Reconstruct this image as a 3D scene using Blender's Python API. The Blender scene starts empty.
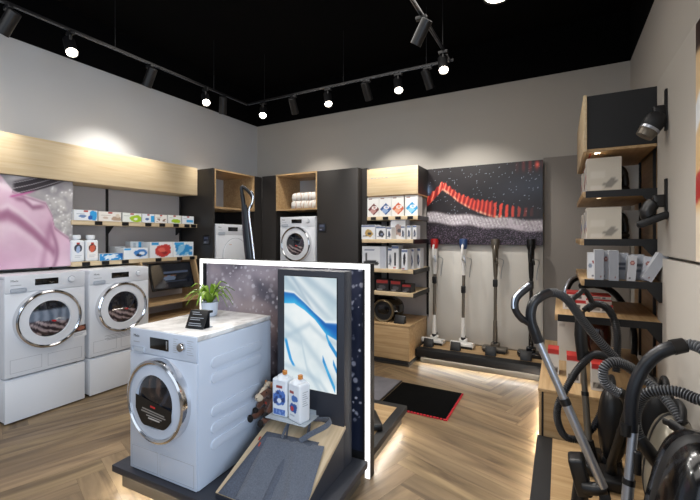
import bpy, bmesh, math, random
import numpy as np
from mathutils import Vector, Matrix, Euler
random.seed(7)
R = math.radians
S = bpy.context.scene
COL = S.collection

# ------------------------------------------------------------------ camera
F_PX, YAW, HZ, EYE = 386.4, R(28.53), 236.8, 1.53
cd = bpy.data.cameras.new('camera'); cam = bpy.data.objects.new('camera', cd); COL.objects.link(cam)
cam.location = (0, 0, EYE); cam.rotation_euler = (R(90), 0, YAW)
cd.sensor_fit = 'HORIZONTAL'; cd.sensor_width = 36; cd.lens = F_PX * 36 / 700
cd.shift_y = -(250 - HZ) / 700; cd.clip_start = .05
S.camera = cam
_c, _s = math.cos(YAW), math.sin(YAW)
def W(u, v, t):                      # a point of the place, read off the photograph at depth t
    a = (u - 350) / F_PX; b = (HZ - v) / F_PX
    return Vector(((-_s + a * _c) * t, (_c + a * _s) * t, EYE + b * t))

# ------------------------------------------------------------------ colours and materials
def lin(c):
    return tuple(x / 12.92 if x <= .04045 else ((x + .055) / 1.055) ** 2.4 for x in c[:3])
def hexc(h):
    h = h.lstrip('#'); return tuple(int(h[i:i + 2], 16) / 255 for i in (0, 2, 4))
def mat(name, col, rough=.5, metal=0., spec=.5, emit=0., coat=0., trans=0., alpha=1., bump=0., bscale=200., var=0., vscale=4., ecol=None, sheen=0.):
    m = bpy.data.materials.new(name); m.use_nodes = True
    nt = m.node_tree; b = nt.nodes['Principled BSDF']
    c = lin(hexc(col)) if isinstance(col, str) else lin(col)
    b.inputs['Base Color'].default_value = (*c, 1)
    b.inputs['Roughness'].default_value = rough; b.inputs['Metallic'].default_value = metal
    b.inputs['Specular IOR Level'].default_value = spec
    b.inputs['Coat Weight'].default_value = coat; b.inputs['Transmission Weight'].default_value = trans
    b.inputs['Alpha'].default_value = alpha; b.inputs['Sheen Weight'].default_value = sheen
    if emit:
        e = lin(hexc(ecol)) if ecol else c
        b.inputs['Emission Color'].default_value = (*e, 1); b.inputs['Emission Strength'].default_value = emit
    if var or bump:
        tc = nt.nodes.new('ShaderNodeTexCoord')
    if var:
        n = nt.nodes.new('ShaderNodeTexNoise'); n.inputs['Scale'].default_value = vscale; n.inputs['Detail'].default_value = 4
        nt.links.new(tc.outputs['Object'], n.inputs['Vector'])
        mx = nt.nodes.new('ShaderNodeMixRGB'); mx.blend_type = 'MIX'
        mx.inputs[1].default_value = (*[q * (1 - var) for q in c], 1); mx.inputs[2].default_value = (*[min(1, q * (1 + var)) for q in c], 1)
        nt.links.new(n.outputs['Fac'], mx.inputs[0]); nt.links.new(mx.outputs[0], b.inputs['Base Color'])
    if bump:
        n2 = nt.nodes.new('ShaderNodeTexNoise'); n2.inputs['Scale'].default_value = bscale; n2.inputs['Detail'].default_value = 3
        nt.links.new(tc.outputs['Object'], n2.inputs['Vector'])
        bp = nt.nodes.new('ShaderNodeBump'); bp.inputs['Strength'].default_value = bump; bp.inputs['Distance'].default_value = .01
        nt.links.new(n2.outputs['Fac'], bp.inputs['Height']); nt.links.new(bp.outputs[0], b.inputs['Normal'])
    return m

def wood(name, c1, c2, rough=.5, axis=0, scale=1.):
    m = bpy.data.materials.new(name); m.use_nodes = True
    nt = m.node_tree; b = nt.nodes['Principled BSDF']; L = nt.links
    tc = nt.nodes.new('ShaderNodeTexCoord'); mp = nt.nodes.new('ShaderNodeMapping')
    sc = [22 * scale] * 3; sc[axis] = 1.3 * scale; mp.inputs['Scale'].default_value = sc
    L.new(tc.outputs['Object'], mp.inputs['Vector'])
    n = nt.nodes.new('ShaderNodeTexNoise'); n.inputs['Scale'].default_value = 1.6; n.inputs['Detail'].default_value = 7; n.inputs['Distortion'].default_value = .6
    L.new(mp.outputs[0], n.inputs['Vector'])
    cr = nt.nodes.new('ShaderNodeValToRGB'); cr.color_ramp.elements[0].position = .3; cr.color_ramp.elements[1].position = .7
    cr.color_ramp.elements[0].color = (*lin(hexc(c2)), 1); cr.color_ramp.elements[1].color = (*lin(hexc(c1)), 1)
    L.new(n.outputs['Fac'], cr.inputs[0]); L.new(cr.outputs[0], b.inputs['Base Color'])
    b.inputs['Roughness'].default_value = rough
    return m

def paint_mat(name, rough=.5, emit=0., coat=0., spec=.5):
    m = bpy.data.materials.new(name); m.use_nodes = True
    nt = m.node_tree; b = nt.nodes['Principled BSDF']
    a = nt.nodes.new('ShaderNodeAttribute'); a.attribute_name = 'Col'
    nt.links.new(a.outputs['Color'], b.inputs['Base Color']); b.inputs['Roughness'].default_value = rough
    b.inputs['Coat Weight'].default_value = coat; b.inputs['Specular IOR Level'].default_value = spec
    if emit:
        nt.links.new(a.outputs['Color'], b.inputs['Emission Color']); b.inputs['Emission Strength'].default_value = emit
        b.inputs['Base Color'].default_value = (0, 0, 0, 1)
        for l in list(nt.links):
            if l.to_socket == b.inputs['Base Color']: nt.links.remove(l)
    return m

M = dict(
    oakSh=wood('shaded_oak', '#cfbb9c', '#b7a080', .5, 1),  # paler, greyer oak: the island's shade is mixed into the colour
    oakX=wood('light_oak_x', '#dfcba8', '#d0b78f', .5, 0), oakY=wood('light_oak_y', '#dfcba8', '#d0b78f', .5, 1), oakZ=wood('light_oak_z', '#cbb08a', '#a98b64', .5, 2),
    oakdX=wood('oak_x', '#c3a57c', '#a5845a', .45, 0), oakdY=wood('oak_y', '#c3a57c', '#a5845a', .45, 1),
    wall=mat('grey_plaster', '#c6c7c8', .9, var=.04, vscale=1.5), wallR=mat('warm_grey_plaster', '#b9b4ac', .9, var=.04, vscale=1.5),
    panel=mat('greige_panel', '#b7b2aa', .75), panelL=mat('pale_panel', '#d3d0c9', .7), back=mat('grey_backing', '#b3aead', .8),
    black=mat('matt_black_ceiling', '#050506', .95, spec=.1), dark=mat('charcoal_laminate', '#2e2b29', .45), darkB=mat('charcoal_blue_laminate', '#2a2d36', .5),
    blk=mat('satin_black', '#0e0e10', .4), blkS=mat('soft_black', '#121316', .55), gloss=mat('gloss_black', '#08080a', .2, coat=.25), hose=mat('hose_groove', '#1a1b1e', .5), rib=mat('hose_ridge', '#666a70', .32, spec=.6),
    chrome=mat('chrome', '#d8d8da', .12, metal=1), steel=mat('brushed_steel', '#b9bec8', .33, metal=.9), alu=mat('plinth_aluminium', '#6d6962', .4, metal=.75),
    white=mat('white_enamel', '#e6e8ec', .28, coat=.3), whiteM=mat('white_matt', '#e4e3e0', .6), seam=mat('grey_seam', '#a3a7ae', .6), lgrey=mat('pale_grey_plastic', '#b9c0ca', .3),
    grey=mat('mid_grey_plastic', '#82817d', .4), brown=mat('taupe_metallic', '#6b645a', .35, metal=.4), red=mat('red_gloss', '#b3201f', .3, coat=.4), blue=mat('blue_gloss', '#314a78', .3, coat=.4), navy=mat('navy_black', '#15181e', .33),
    lamp=mat('lamp_lens', '#ffffff', .5, emit=22., ecol='#fff3df'), lampdim=mat('lamp_lens_dim', '#ffffff', .5, emit=2.5, ecol='#ffe9c8'), strip=mat('led_strip', '#ffffff', .5, emit=58., ecol='#fffaf2'), frameglow=mat('lit_acrylic_edge', '#ffffff', .4, emit=1.15, ecol='#fffdf8'),
    leaf=mat('leaf_green', '#7f9f2c', .45, var=.35, vscale=30), leafd=mat('leaf_green_deep', '#5f7f20', .45, var=.3, vscale=30), soil=mat('soil', '#33261d', .9, bump=.5, bscale=80),
    felt=mat('grey_felt', '#5a606c', .95, var=.55, vscale=130, bump=.35, bscale=500, sheen=.3), feltd=mat('grey_felt_back', '#525865', .95, var=.55, vscale=130, bump=.35, bscale=500), redtag=mat('red_tag', '#b2402c', .7),
    plush=mat('brown_plush', '#5a3320', .95, var=.3, vscale=60, bump=.6, bscale=160, sheen=.4), plushc=mat('cream_plush', '#c9b79f', .95, bump=.5, bscale=160), plushb=mat('dark_plush', '#17110f', .9, bump=.5, bscale=160), plusho=mat('tan_plush', '#a8734a', .95),
    glass=mat('clear_acrylic', '#dfe8ee', .08, trans=.35, alpha=.75), matg=mat('grey_mat', '#646267', .95, var=.25, vscale=8), matb=mat('black_mat', '#070707', .98, spec=.05, bump=.5, bscale=300), matr=mat('red_stitching', '#b01626', .8),
    card=paint_mat('printed_card', .5), print_=paint_mat('poster_print', .35), screen=paint_mat('lit_screen', .3, emit=.95), shine=paint_mat('glossy_print', .08, coat=.7), marble=None, towel=paint_mat('towel_print', .9),
    text=mat('grey_lettering', '#5d5f63', .5), textw=mat('white_lettering', '#dcdcdc', .6), tile=mat('orange_cap', '#c87f35', .4), champ=mat('champagne_shell', '#8d8779', .3, metal=.35, coat=.3), wine=mat('dark_red_shell', '#38100c', .2, coat=.6),
    white2=mat('cool_white_enamel', '#c7d0de', .35, coat=.2), white3=mat('warm_white_enamel', '#e2e5ea', .3), bottle=mat('bottle_white', '#e2e6ea', .35), wineb=mat('blue_print', '#2b56a8', .4))
def marble():
    m = bpy.data.materials.new('white_marble'); m.use_nodes = True; nt = m.node_tree; b = nt.nodes['Principled BSDF']; L = nt.links
    tc = nt.nodes.new('ShaderNodeTexCoord'); n = nt.nodes.new('ShaderNodeTexNoise'); n.inputs['Scale'].default_value = 4; n.inputs['Detail'].default_value = 8; n.inputs['Distortion'].default_value = 1.5
    L.new(tc.outputs['Object'], n.inputs['Vector']); cr = nt.nodes.new('ShaderNodeValToRGB')
    cr.color_ramp.elements[0].position = .42; cr.color_ramp.elements[1].position = .56
    cr.color_ramp.elements[0].color = (*lin(hexc('#c4c1be')), 1); cr.color_ramp.elements[1].color = (*lin(hexc('#ecebe9')), 1)
    L.new(n.outputs['Fac'], cr.inputs[0]); L.new(cr.outputs[0], b.inputs['Base Color']); b.inputs['Roughness'].default_value = .3
    return m
M['marble'] = marble()

# ------------------------------------------------------------------ mesh builder
def smooth_path(P, n=8):
    P = [Vector(p) for p in P]; out = []
    for i in range(len(P) - 1):
        p0, p1, p2, p3 = P[max(i - 1, 0)], P[i], P[i + 1], P[min(i + 2, len(P) - 1)]
        for k in range(n):
            t = k / n
            out.append(.5 * ((2 * p1) + (p2 - p0) * t + (2 * p0 - 5 * p1 + 4 * p2 - p3) * t * t + (3 * p1 - p0 - 3 * p2 + p3) * t ** 3))
    out.append(P[-1]); return out
def resample(P, step):
    d = [0.]
    for a, b in zip(P, P[1:]): d.append(d[-1] + (b - a).length)
    n = max(2, int(d[-1] / step)); out = []; j = 0
    for k in range(n + 1):
        s = d[-1] * k / n
        while j < len(P) - 2 and d[j + 1] < s: j += 1
        t = (s - d[j]) / max(1e-9, d[j + 1] - d[j]); out.append(P[j].lerp(P[j + 1], min(1, max(0, t))))
    return out

class MB:
    def __init__(self): self.bm = bmesh.new(); self.mi = 0; self.mats = []
    def use(self, m):
        if m not in self.mats: self.mats.append(m)
        self.mi = self.mats.index(m); return self
    def _f(self, vs):
        try:
            f = self.bm.faces.new(vs); f.material_index = self.mi; return f
        except ValueError: return None
    def box(self, x0, x1, y0, y1, z0, z1, bev=0., seg=2, mtx=None):
        b = bmesh.new(); bmesh.ops.create_cube(b, size=1)
        for v in b.verts: v.co = Vector(((x0 + x1) / 2 + v.co.x * (x1 - x0), (y0 + y1) / 2 + v.co.y * (y1 - y0), (z0 + z1) / 2 + v.co.z * (z1 - z0)))
        if bev: bmesh.ops.bevel(b, geom=b.edges[:], offset=bev, segments=seg, profile=.5, affect='EDGES')
        return self._join(b, mtx)
    def _join(self, b, mtx=None):
        if mtx is not None: bmesh.ops.transform(b, matrix=mtx, verts=b.verts)
        mp = {v: self.bm.verts.new(v.co) for v in b.verts}
        for f in b.faces: self._f([mp[v] for v in f.verts])
        b.free(); return self
    def tube(self, P, r, seg=10, cap=True, squash=None, alt=None):
        P = [Vector(p) for p in P]; n = len(P); rr = r if isinstance(r, (list, tuple)) else [r] * n
        if len(rr) != n: rr = [rr[0] + (rr[-1] - rr[0]) * i / (n - 1) for i in range(n)] if len(rr) == 2 else [rr[min(len(rr) - 1, round(i * (len(rr) - 1) / (n - 1)))] for i in range(n)]
        T = [(P[min(i + 1, n - 1)] - P[max(i - 1, 0)]).normalized() for i in range(n)]
        N = T[0].cross(Vector((0, 0, 1)));  N = N if N.length > .05 else T[0].cross(Vector((0, 1, 0)))
        N.normalize(); rings = []
        for i in range(n):
            N = (N - T[i] * N.dot(T[i])).normalized(); B = T[i].cross(N)
            sq = squash or (1, 1)
            rings.append([self.bm.verts.new(P[i] + (N * math.cos(2 * math.pi * k / seg) * sq[0] + B * math.sin(2 * math.pi * k / seg) * sq[1]) * rr[i]) for k in range(seg)])
        base = self.mi
        for i in range(n - 1):
            if alt is not None: self.mi = alt if i % 4 in (0, 1) else base
            for k in range(seg): self._f([rings[i][k], rings[i][(k + 1) % seg], rings[i + 1][(k + 1) % seg], rings[i + 1][k]])
        self.mi = base
        if cap: self._f(rings[0][::-1]); self._f(rings[-1])
        return self
    def cyl(self, p0, p1, r0, r1=None, seg=24): return self.tube([p0, p1], [r0, r0 if r1 is None else r1], seg)
    def hose(self, P, r, m1, m2, pitch=.0115, seg=12, n=10):
        Q = resample(smooth_path(P, n), pitch / 4)
        self.use(m2); a = self.mi; self.use(m1)
        rr = [r * (1.06 if i % 4 in (1, 0) else .86) for i in range(len(Q))]
        return self.tube(Q, rr, seg, True, None, a)
    def lathe(self, prof, seg=40, mtx=None, closed=False):       # profile (r, h) about local Z
        mtx = mtx or Matrix(); rings = []
        for r, h in prof:
            if r < 1e-6: rings.append([self.bm.verts.new(mtx @ Vector((0, 0, h)))])
            else: rings.append([self.bm.verts.new(mtx @ Vector((r * math.cos(2 * math.pi * k / seg), r * math.sin(2 * math.pi * k / seg), h))) for k in range(seg)])
        pr = list(zip(rings, rings[1:])) + ([(rings[-1], rings[0])] if closed else [])
        for a, b in pr:
            for k in range(seg):
                k2 = (k + 1) % seg
                if len(a) == 1 and len(b) == 1: continue
                if len(a) == 1: self._f([a[0], b[k], b[k2]])
                elif len(b) == 1: self._f([a[k], b[0], a[k2]])
                else: self._f([a[k], b[k], b[k2], a[k2]])
        return self
    def ball(self, c, r, seg=20, mtx=None, e=1.):
        r = r if isinstance(r, (tuple, list)) else (r, r, r); b = bmesh.new(); bmesh.ops.create_uvsphere(b, u_segments=seg, v_segments=max(8, seg // 2 + 2), radius=1)
        sg = lambda x: math.copysign(abs(x) ** e, x)
        for v in b.verts:
            v.co = Vector((sg(v.co.x) * r[0], sg(v.co.y) * r[1], sg(v.co.z) * r[2]))
        bmesh.ops.transform(b, matrix=Matrix.Translation(c) @ (mtx or Matrix()), verts=b.verts); return self._join(b)
    def poly(self, pts, ext=None):
        a = [self.bm.verts.new(Vector(p)) for p in pts]
        if ext is None: self._f(a); return self
        b = [self.bm.verts.new(Vector(p) + Vector(ext)) for p in pts]; n = len(a)
        self._f(a[::-1]); self._f(b)
        for i in range(n): self._f([a[i], a[(i + 1) % n], b[(i + 1) % n], b[i]])
        return self
    def build(self, name, m=None, parent=None, loc=None, rot=None, flat=False):
        bmesh.ops.recalc_face_normals(self.bm, faces=self.bm.faces)
        me = bpy.data.meshes.new(name); self.bm.to_mesh(me); self.bm.free()
        if m is not None and not self.mats: me.materials.append(m)
        for q in self.mats: me.materials.append(q)
        if not flat:
            me.polygons.foreach_set('use_smooth', [True] * len(me.polygons)); me.set_sharp_from_angle(angle=R(35))
        o = bpy.data.objects.new(name, me); COL.objects.link(o)
        if parent: o.parent = parent
        if loc is not None: o.location = loc
        if rot is not None: o.rotation_euler = rot
        return o

def tag(o, label, cat, group=None, kind=None):
    o['label'] = label; o['category'] = cat
    if group: o['group'] = group
    if kind: o['kind'] = kind
    return o
def root(name, label, cat, loc=(0, 0, 0), rz=0, group=None):
    o = bpy.data.objects.new(name, None); COL.objects.link(o); o.location = loc; o.rotation_euler = (0, 0, rz); o.empty_display_size = .1
    return tag(o, label, cat, group)
def struct(o): o['kind'] = 'structure'; return o
def bx(name, m, parent, x0, x1, y0, y1, z0, z1, bev=0., seg=2): return MB().box(x0, x1, y0, y1, z0, z1, bev, seg).build(name, m, parent)
def copy_tree(o, parent=None):
    c = o.copy(); COL.objects.link(c)
    if parent: c.parent = parent
    for ch in list(o.children): copy_tree(ch, c)
    return c
def letters(name, s, size, m, parent, loc, rot=(R(90), 0, 0), ext=.0006, align='LEFT'):
    cu = bpy.data.curves.new(name, 'FONT'); cu.body = s; cu.size = size; cu.extrude = ext; cu.align_x = align; cu.resolution_u = 2
    t = bpy.data.objects.new(name + '_src', cu); COL.objects.link(t)
    dg = bpy.context.evaluated_depsgraph_get(); me = bpy.data.meshes.new_from_object(t.evaluated_get(dg)); bpy.data.objects.remove(t)
    me.materials.clear(); me.materials.append(m)
    o = bpy.data.objects.new(name, me); COL.objects.link(o); o.location = loc; o.rotation_euler = rot
    if parent: o.parent = parent
    return o

# ------------------------------------------------------------------ painting (procedural prints kept as mesh colours)
def hsh(i, j, s): 
    x = np.sin(i * 127.1 + j * 311.7 + s * 74.7) * 43758.5453; return x - np.floor(x)
def vnoise(x, y, s=0):
    i, j = np.floor(x), np.floor(y); f, g = x - i, y - j; f = f * f * (3 - 2 * f); g = g * g * (3 - 2 * g)
    return (hsh(i, j, s) * (1 - f) + hsh(i + 1, j, s) * f) * (1 - g) + (hsh(i, j + 1, s) * (1 - f) + hsh(i + 1, j + 1, s) * f) * g
def fbm(x, y, s=0, o=4):
    r = 0; a = .5; t = 0
    for k in range(o): r = r + a * vnoise(x * 2 ** k, y * 2 ** k, s + k); t += a; a *= .5
    return r / t
def sst(a, b, x): t = np.clip((x - a) / (b - a), 0, 1); return t * t * (3 - 2 * t)
def mixc(A, B, t): return A * (1 - t[:, None]) + B * t[:, None]
def C(h): return np.array(hexc(h))[None, :]
def flin(a): a = np.clip(a, 0, 1); return np.where(a <= .04045, a / 12.92, ((a + .055) / 1.055) ** 2.4)
def grid_mesh(name, w, h, nx, ny, fn, m, parent=None, loc=(0, 0, 0), rot=(0, 0, 0), shape=None):
    """a sheet facing local -Y, x -w/2..w/2, z 0..h, painted by fn(u, v)"""
    u, v = np.meshgrid(np.linspace(0, 1, nx + 1), np.linspace(0, 1, ny + 1)); u = u.ravel(); v = v.ravel()
    col = fn(u, v); vs = [((a - .5) * w, 0., b * h) for a, b in zip(u, v)]
    if shape: vs = [shape(p, a, b) for p, a, b in zip(vs, u, v)]
    fs = [(j * (nx + 1) + i, j * (nx + 1) + i + 1, (j + 1) * (nx + 1) + i + 1, (j + 1) * (nx + 1) + i) for j in range(ny) for i in range(nx)]
    return colour_mesh(name, vs, fs, col, m, parent, loc, rot)
def colour_mesh(name, vs, fs, col, m, parent=None, loc=(0, 0, 0), rot=(0, 0, 0), smooth=False):
    me = bpy.data.meshes.new(name); me.from_pydata(vs, [], fs); me.update()
    at = me.color_attributes.new('Col', 'FLOAT_COLOR', 'POINT')
    c4 = np.ones((len(vs), 4), dtype=np.float32); c4[:, :3] = flin(np.asarray(col)); at.data.foreach_set('color', c4.ravel())
    me.materials.append(m)
    if smooth: me.polygons.foreach_set('use_smooth', [True] * len(me.polygons))
    o = bpy.data.objects.new(name, me); COL.objects.link(o); o.location = loc; o.rotation_euler = rot
    if parent: o.parent = parent
    return o
def paint(base, *shapes):
    def fn(u, v):
        c = np.repeat(C(base), len(u), 0)
        for s in shapes:
            k = s[0]
            if k == 'rect': m_ = ((u >= s[1]) & (u <= s[2]) & (v >= s[3]) & (v <= s[4])).astype(float); col = s[5]
            elif k == 'ell': m_ = ((((u - s[1]) / s[3]) ** 2 + ((v - s[2]) / s[4]) ** 2) <= 1).astype(float); col = s[5]
            elif k == 'dia': m_ = ((abs(u - s[1]) / s[3] + abs(v - s[2]) / s[4]) <= 1).astype(float); col = s[5]
            elif k == 'blob': m_ = ((((u - s[1]) / s[3]) ** 2 + ((v - s[2]) / s[4]) ** 2) + 1.1 * (fbm(u * 6, v * 6, s[6]) - .5) <= .9).astype(float); col = s[5]
            elif k == 'diag': m_ = ((u + s[2] * v) > s[1]).astype(float); col = s[3]
            elif k == 'speck': m_ = ((vnoise(u * s[1], v * s[2], s[4]) > s[5]) & (u >= s[6]) & (u <= s[7]) & (v >= s[8]) & (v <= s[9])).astype(float); col = s[3]
            c = mixc(c, C(col), m_)
        return c
    return fn
def box_mesh(w, d, h, front, side='#dfe0e0', nx=26, ny=18, sidefn=None, topc=None):
    vs = []; fs = []; cols = []
    def sheet(fn, nx, ny, f):
        u, v = np.meshgrid(np.linspace(0, 1, nx + 1), np.linspace(0, 1, ny + 1)); u = u.ravel(); v = v.ravel(); b = len(vs)
        cols.append(fn(u, v)); vs.extend(f(a, c) for a, c in zip(u, v))
        fs.extend((b + j * (nx + 1) + i, b + j * (nx + 1) + i + 1, b + (j + 1) * (nx + 1) + i + 1, b + (j + 1) * (nx + 1) + i) for j in range(ny) for i in range(nx))
    sp = sidefn or paint(side); tp = paint(topc or side)
    sheet(front, nx, ny, lambda u, v: ((u - .5) * w, -d / 2, v * h))
    n = 14 if sidefn else 1
    sheet(sp, n, n, lambda u, v: (w / 2, (u - .5) * d, v * h)); sheet(sp, n, n, lambda u, v: (-w / 2, (.5 - u) * d, v * h))
    sheet(paint(side), 1, 1, lambda u, v: ((.5 - u) * w, d / 2, v * h)); sheet(tp, 1, 1, lambda u, v: ((u - .5) * w, (v - .5) * d, h)); sheet(paint(side), 1, 1, lambda u, v: ((u - .5) * w, (.5 - v) * d, 0))
    return vs, fs, np.concatenate(cols)
def carton(label, loc, rz, w, d, h, front, side='#dfe0e0', cat='box', group=None, name='product_box', sidefn=None, topc=None, rx=0, ry=0, **k):
    o = colour_mesh(name, *box_mesh(w, d, h, front, side, sidefn=sidefn, topc=topc, **k), M['card'], None, loc, (rx, ry, rz))
    return tag(o, label, cat, group)

# ================================================================== THE SETTING
XL, XR, YB, ZT, ZC, Y0 = -4.55, .66, 5.05, 3.41, 3.95, -3.2
def floor_material():
    m = bpy.data.materials.new('herringbone_oak'); m.use_nodes = True; nt = m.node_tree; b = nt.nodes['Principled BSDF']; L = nt.links
    uv = nt.nodes.new('ShaderNodeUVMap'); uv.uv_map = 'UV'; mp = nt.nodes.new('ShaderNodeMapping'); mp.inputs['Scale'].default_value = (1.3, 12, 1)
    L.new(uv.outputs[0], mp.inputs['Vector'])
    n = nt.nodes.new('ShaderNodeTexNoise'); n.inputs['Scale'].default_value = 1.; n.inputs['Detail'].default_value = 7; n.inputs['Distortion'].default_value = .8
    L.new(mp.outputs[0], n.inputs['Vector'])
    cr = nt.nodes.new('ShaderNodeValToRGB'); cr.color_ramp.elements[0].position = .3; cr.color_ramp.elements[1].position = .66
    cr.color_ramp.elements[0].color = (*lin(hexc('#5c4a36')), 1); cr.color_ramp.elements[1].color = (*lin(hexc('#957f60')), 1)
    L.new(n.outputs['Fac'], cr.inputs[0])
    at = nt.nodes.new('ShaderNodeAttribute'); at.attribute_name = 'Col'
    mx = nt.nodes.new('ShaderNodeMixRGB'); mx.blend_type = 'MULTIPLY'; mx.inputs[0].default_value = 1
    L.new(cr.outputs[0], mx.inputs[1]); L.new(at.outputs['Color'], mx.inputs[2]); L.new(mx.outputs[0], b.inputs['Base Color'])
    b.inputs['Roughness'].default_value = .42
    return m
def build_floor():
    Wd, n = .16, 9; Ln = n * Wd; g = .0004; ang = R(72); ca, sa = math.cos(ang), math.sin(ang); ox = -1.127 - (ca * (Ln + Wd) - sa * Wd); oy = 3.0 - (sa * (Ln + Wd) + ca * Wd)
    vs, fs, uvs, cols = [], [], [], []
    def plank(x, y, lx, ly):
        P = [(x + g, y + g), (x + lx - g, y + g), (x + lx - g, y + ly - g), (x + g, y + ly - g)]
        Q = [(ox + p[0] * ca - p[1] * sa, oy + p[0] * sa + p[1] * ca) for p in P]
        if all(q[0] < XL - .05 or q[0] > XR + .05 or q[1] < Y0 or q[1] > YB + .05 for q in Q): 
            cx = sum(q[0] for q in Q) / 4; cy = sum(q[1] for q in Q) / 4
            if not (XL < cx < XR and Y0 < cy < YB): return
        b = len(vs); vs.extend((q[0], q[1], 0) for q in Q); fs.append((b, b + 1, b + 2, b + 3))
        o1, o2, t = random.random() * 30, random.random() * 30, random.uniform(.78, 1.12)
        if lx > ly: uvs.append([(o1, o2), (o1 + lx, o2), (o1 + lx, o2 + ly), (o1, o2 + ly)])
        else: uvs.append([(o1, o2), (o1, o2 + lx), (o1 + ly, o2 + lx), (o1 + ly, o2)])
        cols.extend([(t, t * random.uniform(.98, 1.01), t * random.uniform(.95, 1.02), 1)] * 4)
    for k in range(-60, 60):
        for j in range(-12, 13):
            x, y = k * Wd + j * 2 * Ln, k * Wd
            plank(x, y, Ln, Wd); plank(x + Ln, y + Wd - Ln, Wd, Ln)
    me = bpy.data.meshes.new('floor'); me.from_pydata(vs, [], fs); me.update()
    ul = me.uv_layers.new(name='UV'); ul.data.foreach_set('uv', [q for f in uvs for p in f for q in p])
    at = me.color_attributes.new('Col', 'FLOAT_COLOR', 'POINT'); at.data.foreach_set('color', np.array(cols, dtype=np.float32).ravel())
    me.materials.append(floor_material()); o = bpy.data.objects.new('floor', me); COL.objects.link(o); struct(o)
build_floor()
struct(bx('floor_slab', mat('plank_joint', '#4a3726', .8), None, XL - .1, XR + .1, Y0, YB + .1, -.1, -.0008))
struct(bx('ceiling', M['black'], None, XL - .1, XR + .1, Y0, YB + .1, ZC, ZC + .1))
struct(bx('wall_left', M['wall'], None, XL - .1, XL, Y0, YB, 0, ZT))
struct(bx('wall_back', M['wallR'], None, XL - .1, XR + .1, YB, YB + .1, 0, ZT))
struct(bx('wall_right', M['wallR'], None, XR, XR + .1, 1.05, YB, 0, ZT))  # left open near the viewer to let the added cool fill in
struct(bx('trim_1', M['black'], None, XL - .1, XL, Y0, YB, ZT, ZC)); struct(bx('trim_2', M['black'], None, XL - .1, XR + .1, YB, YB + .1, ZT, ZC)); struct(bx('trim_3', M['black'], None, XR, XR + .1, Y0, YB, ZT, ZC))

# ================================================================== LEFT WALL
RZL = R(90)          # things on the left wall face +X
def on_left(x, y, z): return (x, y, z)
cab = root('overhead_cabinet', 'long light oak overhead cabinet above the pink fabric poster and shelves', 'cabinet', (-4.37, 1.25, 2.075))
bx('cabinet_box', M['oakY'], cab, -.17, .15, -2.2, 2.265, 0, .36, .003)
bx('front_panel', M['oakY'], cab, .152, .17, -2.2, 2.265, 0, .36, .002)
pn = root('backing_panel', 'grey backing panel with black rails behind the detergent shelves', 'panel', (-4.53, 1.25, 0))
bx('panel', M['back'], pn, -.015, .015, -2.2, 2.262, 1.225, 2.07)
for y in (2.53, 1.98, 3.49): bx('rail', M['blk'], pn, .016, .03, y - 1.25 - .012, y - 1.25 + .012, 1.0, 2.07)
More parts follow.
